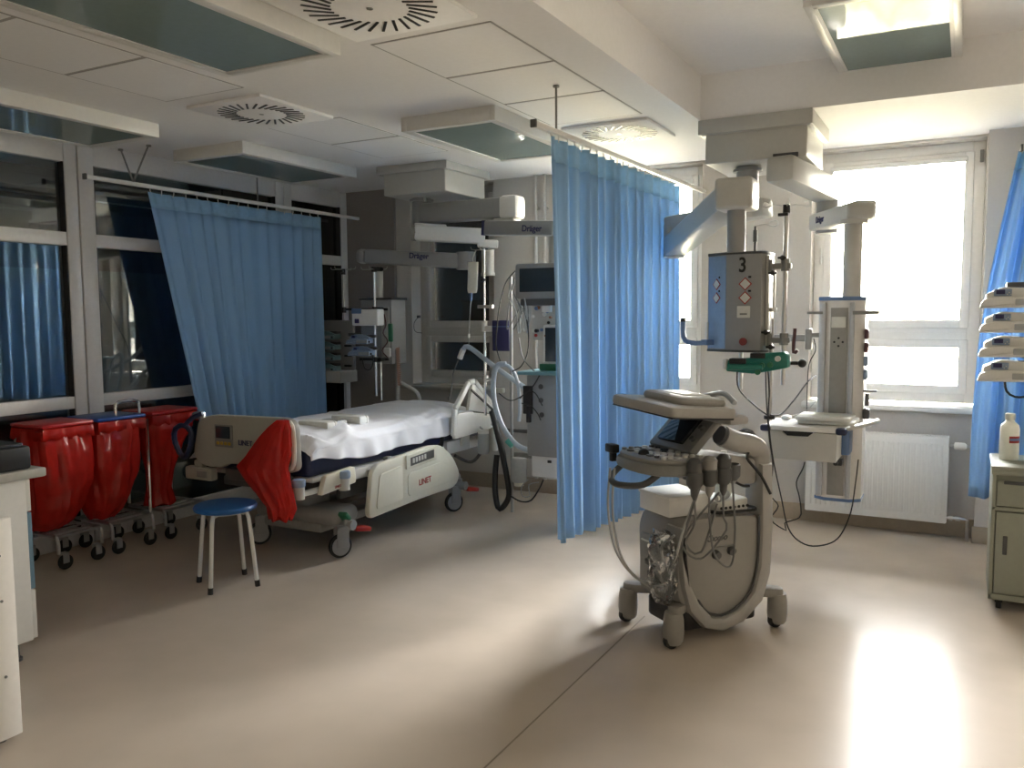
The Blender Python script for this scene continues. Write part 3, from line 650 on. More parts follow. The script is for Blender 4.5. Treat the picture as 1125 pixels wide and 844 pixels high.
mb = MB(); mb.b2((rx0-.004, 6.122, rz0+.005), (rx0+.002, 6.204, rz1+.003)); mb.b2((rx1-.002, 6.122, rz0+.005), (rx1+.004, 6.204, rz1+.003)); mb.build('side_cover', M_white, t)
mb = MB()
for x in (rx0+.2, rx1-.2): mb.b2((x-.015, 6.2, .2), (x+.015, 6.278, .6), .004)
mb.build('wall_bracket', M_white, t)
mb = MB(); mb.tube([(rx1, 6.165, .625), (rx1+.05, 6.165, .625), (.02, 6.165, .625), (.06, 6.165, .625), (.062, 6.21, .625), (.062, 6.26, .625)], .010, smooth=False); mb.build('supply_pipe', M_steel, t)
mb = MB(); mb.cyl((rx1+.035, 6.165, .625), (rx1+.085, 6.165, .625), .024, bev=.006); mb.sph((rx1+.085, 6.165, .625), .024); mb.build('thermostat_knob', M_white, t)
mb = MB(); mb.tube([(rx1, 6.165, .145), (.03, 6.165, .145), (.05, 6.165, .14), (.05, 6.165, .0)], .010, smooth=False); mb.cyl((rx1+.015, 6.165, .145), (rx1+.04, 6.165, .145), .018); mb.cyl((rx1+.055, 6.165, .145), (rx1+.085, 6.165, .145), .016); mb.build('return_valve', M_steel, t)
# ------------------------------------------------------------------ locker at the right, bottle, tray
t = thing('bedside_locker', 'grey-green metal bedside locker at the right picture edge', 'locker', (.38, 4.99, 0))
lx0, lx1, ly0, ly1 = .142, .62, 4.78, 5.20
mb = MB(); mb.b2((lx0, ly0+.02, .055), (lx1, ly1, .715), .004); mb.b2((lx0, ly0, .055), (lx0+.018, ly0+.03, .715), .003); mb.b2((lx1-.018, ly0, .055), (lx1, ly0+.03, .715), .003); mb.b2((lx0, ly0, .055), (lx1, ly0+.03, .085), .003); mb.b2((lx0, ly0, .51), (lx1, ly0+.03, .53), .003); mb.build('body', M_greenmetal, t)
mb = MB(); mb.b2((lx0-.006, ly0-.008, .712), (lx1+.006, ly1+.006, .735), .006); mb.b2((lx0-.004, ly0-.006, .69), (lx1+.004, ly0+.004, .715), .003); mb.build('top', M_greenmetal, t)
mb = MB(); mb.b2((lx0+.022, ly0-.003, .535), (lx1-.022, ly0+.02, .66), .005); dr = mb.build('drawer', M_greenmetal, t)
mb = MB(); mb.b2((lx0+.05, ly0-.008, .645), (lx1-.05, ly0, .662), .004); mb.build('finger_pull', M_dgrey, dr)
mb = MB(); mb.b2((lx0+.022, ly0-.003, .09), (lx1-.022, ly0+.02, .505), .005); dr = mb.build('door', M_greenmetal, t)
mb = MB(); mb.b2((lx0+.055, ly0-.007, .29), (lx0+.075, ly0+.001, .385), .009, 3); mb.build('recessed_handle', M_dgrey, dr)
for x in (lx0+.05, lx1-.05):
    for y in (ly0+.05, ly1-.05):
        mb = MB(); mb.cyl((x-.012, y, .026), (x+.012, y, .026), .026, bev=.005); mb.b2((x-.018, y-.012, .03), (x+.018, y+.012, .058), .005); mb.build('caster', M_rubber, t)
t = thing('bottle', 'white plastic bottle with red and grey label standing on the locker', 'bottle', (.218, 5.02, .735))
mb = MB(); mb.lathe([(.0, .735), (.042, .735), (.045, .74), (.045, .895), (.040, .915), (.024, .93), (.021, .935), (.021, .95), (0, .95)], (.218, 5.02, 0), 28); mb.build('body', M_bottle, t)
mb = MB(); mb.lathe([(.022, .942), (.024, .944), (.024, .972), (.020, .975), (0, .975)], (.218, 5.02, 0)); mb.build('cap', M_bottle, t)
mb = MB(); mb.grid(12, 2, lambda u, v: (.218+.0456*math.cos(-PI*.52+u*1.35), 5.02+.0456*math.sin(-PI*.52+u*1.35), .825+.035*v)); mb.build('label_band', M_redtext, t)
mb = MB(); mb.grid(12, 2, lambda u, v: (.218+.0459*math.cos(-PI*.50+u*1.3), 5.02+.0459*math.sin(-PI*.50+u*1.3), .837+.012*v)); mb.build('label_strip', M_bluepaint, t)
t = thing('tray', 'shallow grey tray beside the white bottle on the locker', 'tray', (.40, 4.95, .735)); mb = MB(); mb.b2((.29, 4.84, .735), (.55, 5.05, .742), .003)
for a, b in (((.29, 4.84), (.55, 4.848)), ((.29, 5.042), (.55, 5.05)), ((.29, 4.84), (.298, 5.05)), ((.542, 4.84), (.55, 5.05))): mb.b2((*a, .735), (*b, .757), .003)
mb.build('dish', M_teal, t)
# ------------------------------------------------------------------ infusion pumps
def pump(name, label, loc, body, face, group, w=.38, d=.17, rotz=0, sc=1):
    t = thing(name, label, 'infusion pump', loc, rotz, group); M = Matrix.Translation(loc) @ Matrix.Rotation(rotz, 4, 'Z') @ Matrix.Scale(sc, 4)
    # local: x along the pump, front at -y
    mb = MB(M); mb.prism(round_poly([(0, .008), (0, .075), (.075, .108), (.22, .100), (.30, .072), (w, .062), (w, .008)], .015), -.02, d-.03, 'y', .006); mb.build('body', body, t)
    mb = MB(M); mb.prism(round_poly([(-.03, .0), (-.012, .045), (.05, .058), (w, .055), (w, .004)], .012), -.055, -.018, 'y', .008); dr = mb.build('syringe_door', body, t)
    mb = MB(M); mb.b2((.13, -.060, .014), (.28, -.052, .046), .004); mb.build('door_window', M_clear, dr)
    mb = MB(M); mb.b2((.295, -.060, .018), (.315, -.052, .040), .003); mb.build('latch', M_dgrey, dr)
    mb = MB(M); mb.b2((.035, -.027, .062), (.115, -.019, .098), .004); k_ = mb.build('control_panel', face, t)
    mb = MB(M); mb.b2((.045, -.030, .072), (.085, -.026, .094), .002); mb.build('display', M_navytext, k_)
    for i in range(3): 
        mb = MB(M); mb.cyl((.095+.008*i, -.030, .070+.009*(i % 2)), (.095+.008*i, -.026, .070+.009*(i % 2)), .0032, n=8); mb.build('key', M_label, k_)
    mb = MB(M); mb.b2((.15, .0, .07), (.34, d-.05, .104), .01); mb.build('rear_housing', M_dgrey, t)
    return t
pos = ['topmost', 'second from the top', 'third from the top', 'lowest']
for k in range(4):
    pump('infusion_pump', 'white infusion pump at the right picture edge, %s of its stack' % pos[k], (.085, 5.0, 1.515-.125*k), M_white, M_bumper, 'white pumps in the right stack')
t = thing('pump_stand', 'dark pole and bracket carrying the white pumps at the right edge', 'stand', (.50, 5.22, .05))
mb = MB(); mb.cyl((.50, 5.22, .03), (.50, 5.22, 1.75), .018); mb.build('pole', M_steel, t)
mb = MB(); mb.b2((.45, 5.14, 1.12), (.54, 5.25, 1.66), .008); mb.b2((.18, 5.1, 1.625), (.6, 5.25, 1.65), .006); mb.build('bracket', M_dgrey, t)
mb = MB(); mb.lathe([(0, 0), (.2, 0), (.2, .02), (.03, .05), (0, .05)], (.50, 5.40, 0)) if False else mb.b2((.42, 5.21, 0), (.62, 5.35, .035), .01); mb.build('base', M_grey, t)
mb = MB(); mb.tube([(.19, 5.15, 1.14), (.20, 5.14, 1.08), (.24, 5.14, 1.05), (.30, 5.14, 1.06), (.36, 5.15, 1.12)], .006); o = mb.build('cable', M_cable); tag(o, 'black cable looping under the lowest white pump at the right edge', 'cable')
# ------------------------------------------------------------------ ceiling supply unit by the windows (column marked 3)
b3 = thing('medical_supply_unit', 'ceiling supply unit by the bright window, with column marked 3 and a drawer column', 'supply unit', (-1.1, 5.3, ZC))
mb = MB(); mb.b2((-1.43, 4.985, 2.545), (-.785, 5.62, ZC), .006); mb.build('ceiling_flange', M_boom, b3)
mb = MB(); mb.b2((-1.39, 5.005, 2.375), (-.815, 5.60, 2.545), .010, 3); mb.b2((-1.41, 5.0, 2.54), (-.80, 5.61, 2.55), .002); mb.build('ceiling_box', M_boom, b3)
mb = MB(); mb.cyl((-1.19, 5.22, 2.10), (-1.19, 5.22, 2.38), .065, n=28); mb.cyl((-1.19, 5.22, 2.345), (-1.19, 5.22, 2.36), .085, n=28); mb.build('swivel_post', M_boomg, b3)
mb = MB(); mb.bar((-1.06, 5.20, 2.125), (-1.74, 5.42, 2.07), .13, .115, .02); mb.cyl((-1.19, 5.22, 2.07), (-1.19, 5.22, 2.19), .075, n=28); mb.build('upper_arm', M_boom, b3)
mb = MB(); mb.cyl((-1.70, 5.41, 1.86), (-1.70, 5.41, 2.08), .07, n=28, bev=.008); mb.build('elbow', M_boom, b3)
HC = Vector((-1.065, 4.42, 0))
mb = MB(); mb.bar((-1.70, 5.41, 1.93), (-1.10, 4.48, 2.10), .15, .13, .02); mb.build('spring_arm', M_boom, b3)
for s_ in (-1, 1):
    mb = MB(); d_ = Vector((.84, .54, 0)).normalized()*.045*s_; mb.bar(Vector((-1.68, 5.38, 2.002))+d_, Vector((-1.12, 4.51, 2.165))+d_, .03, .014, .005); mb.build('cover_strip', M_white, b3)
mb = MB(); mb.b2((-1.155, 4.33, 2.025), (-.965, 4.52, 2.185), .02, 3); mb.build('arm_head', M_boom, b3)
mb = MB(); mb.cyl((-1.06, 4.42, 1.81), (-1.06, 4.42, 2.03), .047, n=28); mb.build('drop_tube', M_boomg, b3)
# column 3
cx0, cx1, cy0, cz0, cz1 = -1.10, -.925, 4.40, 1.30, 1.81
poly = [(cx0, cy0), (cx1, cy0), (cx1+.02, cy0+.03), (cx1+.02, cy0+.22), (cx0-.12, cy0+.22), (cx0-.12, cy0+.085)]
mb = MB(); mb.prism(poly, cz0+.006, cz1-.008, 'z', .003); col = mb.build('column', M_boomg, b3)
mb = MB(); mb.prism(ring_poly(poly, 1.015), cz1-.010, cz1+.004, 'z', .002); mb.prism(ring_poly(poly, 1.015), cz0-.004, cz0+.008, 'z', .002); mb.build('cap_plate', M_dgrey, col)
sd = Vector((cx0-(cx0-.12), cy0-(cy0+.085), 0)).normalized()    # chamfer direction, left to right
sn = Vector((sd.y, -sd.x, 0))
q0 = Vector((cx0-.12, cy0+.085, 0))
mb = MB(); mb.bar(q0+sd*.006+Vector((0, 0, (cz0+cz1)/2)), q0+sd*.142+Vector((0, 0, (cz0+cz1)/2)), .004, cz1-cz0-.03, .001); mb.build('chamfer_panel', M_sidesilver, col)
writing('3', 'number', M_blacktext, .105, basis((-1.02, cy0-.002, 1.742), (1, 0, 0), (0, 0, 1)), col, .002, squash=.8)
def diamond(c, xd, s=.034):
    xd = Vector(xd).normalized(); c = Vector(c); nn = Vector((xd.y, -xd.x, 0)); zz = Vector((0, 0, 1))
    for k, m in ((1.0, M_redtext), (.80, M_label)):
        mb = MB(); P = [c+nn*(.002+.002*(k < 1))+v*s*k for v in (xd, zz, -xd, -zz)]; Q = [p-nn*.006 for p in P]; mb.loft([Q, P]); o = mb.build('gas_outlet' if k == 1 else 'outlet_face', m, col if k == 1 else None) if k == 1 else None
        if k < 1:
            mb.build('outlet_face', m, prev)
        else: prev = o
    mb = MB(); mb.b2(c+xd*.016+zz*.030-nn*.002, c+xd*.030+zz*.040+nn*.008, .002); mb.build('release_button', M_black, prev) if False else mb.build('outlet_pin', M_black, col)
for z in (1.648, 1.577):
    diamond((-1.005, cy0, z), (1, 0, 0)); cc = q0+sd*.072+Vector((0, 0, z+.002)); diamond(cc+sn*.002, sd, .030)
mb = MB(); mb.b2((-1.045, cy0-.003, 1.475), (-.978, cy0+.002, 1.535), .003); mb.build('rating_plate', M_label, col)
mb = MB(); mb.b2((-1.03, cy0-.0045, 1.49), (-.993, cy0-.002, 1.498)); mb.build('rating_line', M_grey, col)
mb = MB(); mb.cyl((-1.01, cy0-.012, 1.352), (-1.01, cy0, 1.352), .020); mb.build('red_knob', mat('dark_red_knob', (.16, .02, .02), .4), col)
hb = q0+sd*.03+sn*.03
mb = MB(); mb.tube([hb+Vector((0, .0, 1.345)), hb+sn*.05-sd*.03+Vector((0, 0, 1.34)), hb+sn*.08-sd*.08+Vector((0, 0, 1.355)), hb+sn*.08-sd*.10+Vector((0, 0, 1.40)), hb+sn*.08-sd*.10+Vector((0, 0, 1.46))], .013, n=12); mb.bar(hb-sn*.03+Vector((0, 0, 1.345)), hb+sn*.02+Vector((0, 0, 1.345)), .05, .03, .004); h_ = mb.build('handle', M_bluepaint, col)
mb = MB(); mb.cyl(hb+sn*.08-sd*.10+Vector((0, 0, 1.455)), hb+sn*.08-sd*.10+Vector((0, 0, 1.475)), .0145); mb.build('handle_tip', M_black, h_)
mb = MB(); mb.tube([hb+sn*.0+Vector((0, 0, 1.35)), hb+sn*.0+Vector((0, 0, 1.45))], .009); mb.build('handle_post', M_steel, col)
mb = MB(); mb.cyl((-1.035, 4.46, 1.10), (-1.035, 4.46, 1.30), .011); mb.build('lower_rod', M_steel, col)
mb = MB(); mb.b2((cx1+.02, cy0+.02, 1.33), (cx1+.035, cy0+.06, 1.79), .003); rl = mb.build('equipment_rail', M_boom, col)
# pole beside column 3 with clamps
PX_, PY_ = -.815, 4.44
iv = thing('infusion_pole', 'steel pole with hooks clamped to the right side of column 3', 'pole', (PX_, PY_, 1.05))
mb = MB(); mb.cyl((PX_, PY_, 1.13), (PX_, PY_, 2.03), .0115); mb.build('pole', M_steel, iv)
def clampbar(z, parent):
    mb = MB(); mb.bar((cx1+.03, cy0+.04, z), (PX_+.03, PY_, z), .035, .028, .004); mb.b2((cx1+.025, cy0+.02, z-.035), (cx1+.05, cy0+.06, z+.035), .004); mb.cyl((PX_, PY_, z-.025), (PX_, PY_, z+.035), .022); mb.build('clamp', M_grey, parent)
clampbar(1.735, iv); clampbar(1.36, iv)
for z, dx in ((1.775, -.01), (1.70, -.055), (1.325, -.06), (1.40, -.085)):
    mb = MB(); mb.cyl((PX_+dx, PY_-.03, z), (PX_+dx, PY_+.0, z), .013); mb.b2((PX_+dx-.022, PY_-.04, z-.006), (PX_+dx+.022, PY_-.03, z+.006), .003); mb.build('clamp_knob', M_black, iv)
mb = MB(); mb.cyl((PX_, PY_, 2.0), (PX_, PY_, 2.04), .018); mb.b2((PX_-.04, PY_-.015, 1.985), (PX_+.01, PY_+.01, 2.0), .003); mb.build('hook_hub', M_black, iv)
for a in (0, PI/2, PI, 1.5*PI):
    v = Vector((math.cos(a+.3), math.sin(a+.3), 0)); c0 = Vector((PX_, PY_, 2.03))
    mb = MB(); mb.tube([c0, c0+v*.05+Vector((0, 0, .012)), c0+v*.10+Vector((0, 0, .0)), c0+v*.115+Vector((0, 0, .012)), c0+v*.105+Vector((0, 0, .03)), c0+v*.085+Vector((0, 0, .022))], .003, n=6); mb.build('hook', M_steel, iv)
mb = MB(); mb.cyl((PX_-.055, PY_+.01, 1.52), (PX_-.055, PY_+.01, 1.74), .007); mb.cyl((PX_-.06, PY_+.01, 1.505), (PX_-.06, PY_+.01, 1.525), .022); mb.build('sliding_rod', M_steel, iv)
mb = MB(); mb.cyl((PX_-.055, PY_, 1.375), (PX_-.055, PY_, 1.47), .006); mb.cyl((PX_-.062, PY_, .96), (PX_-.062, PY_, 1.33), .010); mb.build('lower_rod', M_steel, iv)
mb = MB(); mb.tube([(PX_+.07, PY_-.01, 1.31), (PX_+.05, PY_-.01, 1.30), (PX_+.055, PY_-.01, 1.42)], .009); mb.build('clamp_lever', mat('dull_maroon_plastic', (.09, .035, .04), .4), iv)
mb = MB(); mb.cyl((PX_+.035, PY_-.02, 1.245), (PX_+.085, PY_-.02, 1.245), .009); mb.sph((PX_+.095, PY_-.02, 1.245), .022); mb.build('clamp_screw', M_black, iv)
mb = MB(); mb.cyl((PX_-.065, PY_, .952), (PX_-.065, PY_, .97), .028); mb.build('bottom_collar', M_black, iv)
# small second hook rod behind column 3
mb = MB(); mb.cyl((-.985, 4.52, 1.81), (-.985, 4.52, 1.95), .006); mb.cyl((-.985, 4.52, 1.87), (-.985, 4.52, 1.93), .011); mb.build('hook_rod', M_dgrey, b3)
for sg in (1,):
    mb = MB(); c0 = Vector((-.985, 4.52, 1.95)); mb.tube([c0, c0+Vector((.05, 0, .01)), c0+Vector((.09, 0, -.005)), c0+Vector((.115, 0, .005)), c0+Vector((.105, 0, .025)), c0+Vector((.07, 0, .018))], .003, n=6); mb.build('hook', M_steel, b3)
# green syringe pump
gp = thing('syringe_pump', 'dark green syringe pump clamped low on the pole below column 3', 'syringe pump', (-.93, 4.38, 1.19))
gx0, gx1 = -1.085, -.775; gy = 4.34
mb = MB(); mb.prism(round_poly([(gx0, 1.20), (gx0+.012, 1.262), (gx0+.12, 1.27), (gx0+.15, 1.292), (gx1-.02, 1.305), (gx1, 1.285), (gx1, 1.225), (gx1-.09, 1.205), (gx0+.14, 1.19)], .012), gy, gy+.085, 'y', .008); mb.build('body', M_green, gp)
mb = MB(); mb.b2((gx0+.02, gy-.012, 1.24), (gx0+.105, gy+.05, 1.268), .005); mb.b2((gx0+.125, gy-.01, 1.27), (gx0+.20, gy+.05, 1.296), .004); mb.build('dark_panel', M_black, gp)
mb = MB(); mb.b2((gx0-.014, gy+.0, 1.212), (gx0+.006, gy+.06, 1.262), .006); mb.build('end_cap', M_label, gp)
mb = MB(); mb.cyl((gx0+.02, gy-.014, 1.222), (gx0+.19, gy-.014, 1.227), .014); mb.build('syringe', M_green, gp)
for x, z in ((gx0+.185, 1.235), (gx0+.225, 1.238), (gx0+.262, 1.27), (gx0+.165, 1.20)):
    mb = MB(); mb.cyl((x, gy-.014, z), (x, gy+.0, z), .014); mb.build('dial', M_pedgreen if z < 1.26 else M_label, gp)
mb = MB(); mb.b2((gx1-.06, gy+.06, 1.22), (gx1-.03, PY_+.012, 1.28), .004); mb.build('clamp_block', M_green, gp)
# second arm and drawer column
mb = MB(); mb.bar((-.955, 4.96, 2.31), (-.80, 5.80, 2.27), .17, .15, .03); mb.build('box_arm', M_boom, b3)
mb = MB(); mb.b2((-1.00, 5.0, 2.375), (-.86, 5.12, 2.40), .004); mb.build('arm_mount', M_dgrey, b3)
mb = MB(); mb.cyl((-.80, 5.74, 2.0), (-.80, 5.74, 2.24), .068, n=28); mb.build('arm_pivot', M_boomg, b3)
mb = MB(); mb.bar((-.86, 5.78, 2.075), (-.50, 5.0, 2.055), .13, .105, .02); a2 = mb.build('tray_arm', M_boom, b3)
mb = MB(); mb.b2((-.60, 4.96, 2.005), (-.45, 5.11, 2.095), .025, 3); mb.build('arm_end', M_boom, b3)
ad = Vector((.36, -.78, -.02)).normalized()
an = Vector((-ad.y, ad.x, 0)).normalized()
if an.y > 0: an = -an
writing('Dräger', 'lettering', M_navytext, .055, basis(Vector((-.755, 5.553, 2.07))+Vector((ad.y, -ad.x, 0)).normalized()*.0665, ad, (0, 0, 1)), a2)
mb = MB(); mb.cyl((-.565, 5.04, 1.985), (-.565, 5.04, 2.01), .075, n=32); mb.cyl((-.565, 5.04, 1.56), (-.565, 5.04, 2.0), .049, n=28); mb.build('column_tube', M_boom, b3)
kx0, kx1, ky0, ky1, kz0, kz1 = -.735, -.49, 4.99, 5.19, .45, 1.565
poly = [(kx0+.0, ky0+.045), (kx0+.055, ky0), (kx1-.055, ky0), (kx1, ky0+.045), (kx1, ky1), (kx0, ky1)]
mb = MB(); mb.prism(poly, kz0, kz1, 'z', .003); k2 = mb.build('service_column', M_alu, b3)
mb = MB(); mb.prism(ring_poly(poly, 1.02), kz1, kz1+.022, 'z', .003); mb.prism(ring_poly(poly, 1.02), kz0-.015, kz0+.004, 'z', .003); mb.build('end_plate', M_bluepaint, k2)
mb = MB(); mb.b2((kx0+.07, ky0-.006, kz0+.02), (kx1-.085, ky0+.002, kz1-.04), .002); mb.build('front_panel', mat('warm_grey_panel', (.30, .29, .27), .45), k2)
for x in (kx0+.012, kx1-.075):
    mb = MB(); mb.b2((x, ky0-.016, kz0+.01), (x+.032 if x < -.6 else x+.024, ky0+.03, kz1-.01), .004); mb.build('profile_rail', mat('anodised_rail', (.48, .50, .54), .35, metal=.3) if x < -.6 else bpy.data.materials['anodised_rail'], k2)
mb = MB(); mb.b2((kx0-.055, ky0-.02, 1.49), (kx0+.03, ky0+.0, 1.505), .003); mb.build('cross_rail', M_grey, k2); mb = MB(); mb.b2((kx1-.06, ky0-.024, 1.487), (kx1+.075, ky0-.002, 1.507), .003); mb.build('cross_rail', M_grey, k2)
mb = MB(); mb.b2((kx0+.075, ky0-.010, 1.415), (kx1-.095, ky0-.004, 1.475), .002); mb.build('label_plate', M_label, k2)
cxk = (kx0+kx1)/2-.008
mb = MB()
for k in range(4):
    a = k*PI/2; mb.cyl((cxk+.022*math.cos(a), ky0-.011, 1.335+.022*math.sin(a)), (cxk+.022*math.cos(a), ky0-.005, 1.335+.022*math.sin(a)), .006, n=10)
mb.build('speaker_holes', M_black, k2)
mb = MB(); mb.b2((kx0-.065, ky0-.01, 1.29), (kx0-.03, ky0+.05, 1.41), .008); mb.b2((kx0-.035, ky0-.0, 1.36), (kx0+.01, ky0+.04, 1.385), .004); mb.b2((kx0-.24, ky0+.01, 1.335), (kx0-.06, ky0+.04, 1.375), .006); mb.build('side_socket', M_boomg, k2)
for k in range(4):
    mb = MB(); z = 1.38-.075*k; mb.b2((kx1-.002, ky0+.02, z-.028), (kx1+.02, ky0+.07, z+.028), .008); mb.build('gas_socket', bpy.data.materials['dull_maroon_plastic'] if k < 2 else M_bumper, k2)
mb = MB(); mb.b2((kx1, ky0+.02, 1.06), (kx1+.07, ky0+.03, 1.07), .002); mb.b2((kx1+.01, ky0+.03, .98), (kx1+.03, ky0+.06, 1.05), .004); mb.b2((kx1, ky0+.02, .905), (kx1+.035, ky0+.07, .965), .01); mb.build('side_plug', M_dgrey, k2)
# drawer shelf on the column
mb = MB(); mb.b2((-.955, 4.63, .868), (-.545, 4.99, .895), .010); mb.b2((-.60, 4.98, .868), (-.44, 5.16, .893), .008); sh = mb.build('shelf', M_white, b3)
for x in (-.955, -.57):
    mb = MB(); mb.b2((x-.01, 4.615, .862), (x+.045, 4.665, .899), .012); mb.build('corner_buffer', M_navy, sh)
mb = MB(); mb.tube([(-.555, 4.66, .887), (-.50, 4.80, .889), (-.43, 5.02, .891), (-.42, 5.10, .891)], .014); mb.build('side_rail', M_boom, sh)
mb = MB(); mb.b2((-.925, 4.65, .715), (-.575, 4.985, .868), .004); mb.build('drawer_box', M_white, b3)
mb = MB(); mb.prism([(-.925, .715), (-.925, .866), (-.855, .866), (-.825, .842), (-.72, .842), (-.69, .866), (-.575, .866), (-.575, .715)], 4.632, 4.652, 'y', .003); df = mb.build('drawer', M_boom, b3)
mb = MB(); mb.b2((-.85, 4.648, .835), (-.695, 4.654, .868)); mb.build('finger_recess', M_black, df)
mb = MB(); mb.b2((-.575, 4.84, .725), (-.535, 4.99, .86), .004); mb.build('side_bin', M_bluepaint, b3)
mb = MB(); mb.b2((-.60, 4.72, .685), (-.555, 4.80, .715), .006); mb.cyl((-.585, 4.70, .70), (-.585, 4.76, .70), .012); mb.build('lock', M_black, b3)
mb = MB(); mb.tube([(-.925, 4.66, .775), (-1.02, 4.645, .80), (-1.10, 4.635, .815)], .013); mb.build('side_handle', M_boomg, b3)
for k, (a, b) in enumerate((((-.79, 4.74), (-.50, 5.0)), ((-.80, 4.72), (-.52, 4.97)))):
    t = thing('document_wallet', ['white flat wallet lying on the drawer shelf, underneath the other', 'white flat wallet with a lifted flap, on top of the other on the drawer shelf'][k], 'wallet', ((a[0]+b[0])/2, (a[1]+b[1])/2, .896+.022*k), 0, 'wallets on the drawer shelf')
    z = .897+.0225*k; mb = MB(); mb.b2((*a, z), (*b, z+.021), .008); mb.build('pouch', M_paper, t)
    mb = MB(); mb.bar((b[0]-.13, a[1]+.12, z+.023), (b[0]-.01, a[1]+.16, z+.021), .12, .003); mb.build('flap', M_white, t)
t = thing('mouse', 'small white computer mouse at the back left of the drawer shelf', 'mouse', (-.88, 4.92, .895)); mb = MB(); mb.sph((-.88, 4.92, .907), .03, (1, 1.3, .5)); mb.build('shell', M_white, t)
mb = MB(); mb.tube([(-.88, 4.955, .905), (-.85, 4.985, .915), (-.80, 5.03, .93), (-.745, 5.06, .99)], .003, n=5); mb.build('lead', M_wcable, t)
def cable(label, pts, r=.004, m=None, n_=6):
    mb = MB(); mb.tube(pts, r, n=n_); o = mb.build('cable', m or M_cable); return tag(o, label, 'cable')
cable('black cable drooping from the green syringe pump to the pole collar', [(gx0+.06, gy, 1.20), at(812, 428, Y=4.36), at(832, 448, Y=4.40), at(843, 456, Y=4.42)])
cable('black cable rising from the pole collar to the side socket of the drawer column', [at(846, 456, Y=4.42), at(858, 455, Y=4.5), at(872, 440, Y=4.66), at(887, 420, Y=4.85), at(896, 413, Y=4.98)])
cable('black cable hanging in a wide loop from the drawer column almost to the floor', [at(843, 396, Y=4.36), at(845, 430, Y=4.38), at(844, 455, Y=4.4), at(846, 480, Y=4.45), at(850, 508, Y=4.5), at(858, 545, Y=4.55), at(866, 580, Y=4.6), at(880, 596, Y=4.65), at(898, 600, Y=4.7), at(920, 592, Y=4.78), at(934, 565, Y=4.82), at(940, 530, Y=4.86), at(943, 505, Y=4.9)])
cable('black cable kinked beside the wide loop, hanging under the pole', [at(841, 396, Y=4.38), at(842, 440, Y=4.41), at(845, 480, Y=4.46), at(849, 512, Y=4.52), at(846, 542, Y=4.56), at(855, 556, Y=4.58), at(847, 571, Y=4.6), at(864, 583, Y=4.62), at(862, 575, Y=4.62), at(878, 569, Y=4.66), at(880, 560, Y=4.70), at(878, 545, Y=4.75), at(875, 530, Y=4.8), at(882, 515, Y=4.85), at(884, 508, Y=4.9)], .0035)
cable('thin black cable plugged under the side socket of the drawer column', [at(894, 372, Y=5.0), at(896, 385, Y=5.0), at(889, 400, Y=5.02), at(887, 425, Y=5.04), at(886, 460, Y=5.1)], .003)
# ------------------------------------------------------------------ ceiling supply unit over the bed
b2 = thing('medical_supply_unit', 'ceiling supply unit over the bed head, several arms reaching left and right', 'supply unit', (-3.7, 5.6, ZC))
mb = MB(); mb.b2((-4.02, 5.29, 2.57), (-3.38, 5.93, ZC), .006); mb.build('ceiling_flange', M_boom, b2)
mb = MB(); mb.b2((-3.97, 5.315, 2.41), (-3.41, 5.90, 2.575), .010, 3); mb.build('ceiling_box', M_boom, b2)
hx, hy = -3.80, 5.58
mb = MB(); mb.cyl((hx, hy, 2.16), (hx, hy, 2.42), .075, n=28); mb.cyl((hx, hy, 2.385), (hx, hy, 2.40), .095, n=28); mb.build('swivel_post', M_boomg, b2)
mb = MB(); mb.cyl((hx+.09, hy-.09, 2.37), (hx+.09, hy-.09, 2.41), .012); mb.build('stop_pin', M_chrome, b2)
p = at(566, 228, Y=5.5); mb = MB(); mb.bar((hx, hy, 2.29), (p.x, p.y, p.z), .14, .15, .02); mb.build('upper_arm', M_boomg, b2)
mb = MB(); mb.bar((p.x-.10, p.y, p.z), (p.x+.05, p.y-.003, p.z), .16, .17, .03); mb.build('arm_end', M_white, b2)
mb = MB(); mb.bar((p.x-.16, p.y, p.z-.11), (p.x+.02, p.y, p.z-.11), .13, .07, .015); mb.build('elbow', M_boom, b2)
q0_ = at(536, 251, Y=5.48); q1 = at(612, 251, Y=5.36)
mb = MB(); mb.bar(q0_, q1, .12, .105, .015); ra = mb.build('monitor_arm', M_boomg, b2)
d_ = (q1-q0_).normalized(); nn = Vector((d_.y, -d_.x, 0)).normalized()
mb = MB(); mb.bar(q0_-d_*.012, q0_+d_*.015, .123, .108, .003); mb.build('end_ring', M_navytext, ra)
writing('Dräger', 'lettering', M_navytext, .062, basis(at(590, 252, Y=5.395)+nn*.062, d_, (0, 0, 1)), ra)
a0 = at(456, 256, Y=5.45); a1 = at(533, 260, Y=5.72)
mb = MB(); mb.bar(a0, a1, .13, .115, .015); mb.bar(a0+Vector((0, 0, .062)), a0+(a1-a0)*.45+Vector((0, 0, .062)), .10, .02, .006); mb.build('middle_arm', M_white, b2)
da = (a1-a0).normalized()
mb = MB(); mb.cyl(a0-da*.03, a0+da*.01, .062, n=24); mb.build('end_cap', M_grey, b2)
mb = MB(); mb.bar(a1-da*.06+Vector((0, 0, -.055)), a1+da*.10+Vector((0, 0, -.055)), .12, .06, .012); mb.build('elbow', M_white, b2)
c_ = at(536, 285, Y=5.74); mb = MB(); mb.cyl((c_.x, c_.y, 1.82), (c_.x, c_.y, 2.0), .05, n=24); mb.cyl((c_.x, c_.y, 1.80), (c_.x, c_.y, 1.825), .055, n=24); mb.build('drop_tube', M_boom, b2)
l0 = at(512, 287, Y=5.68); l1 = at(404, 282, Y=5.56)
mb = MB(); mb.bar(l0, l1, .12, .115, .015); la = mb.build('pump_arm', M_boomg, b2)
mb = MB(); mb.cyl(l0+Vector((0, 0, -.065)), l0+Vector((0, 0, .07)), .075, n=28); mb.build('elbow', M_boomg, b2)
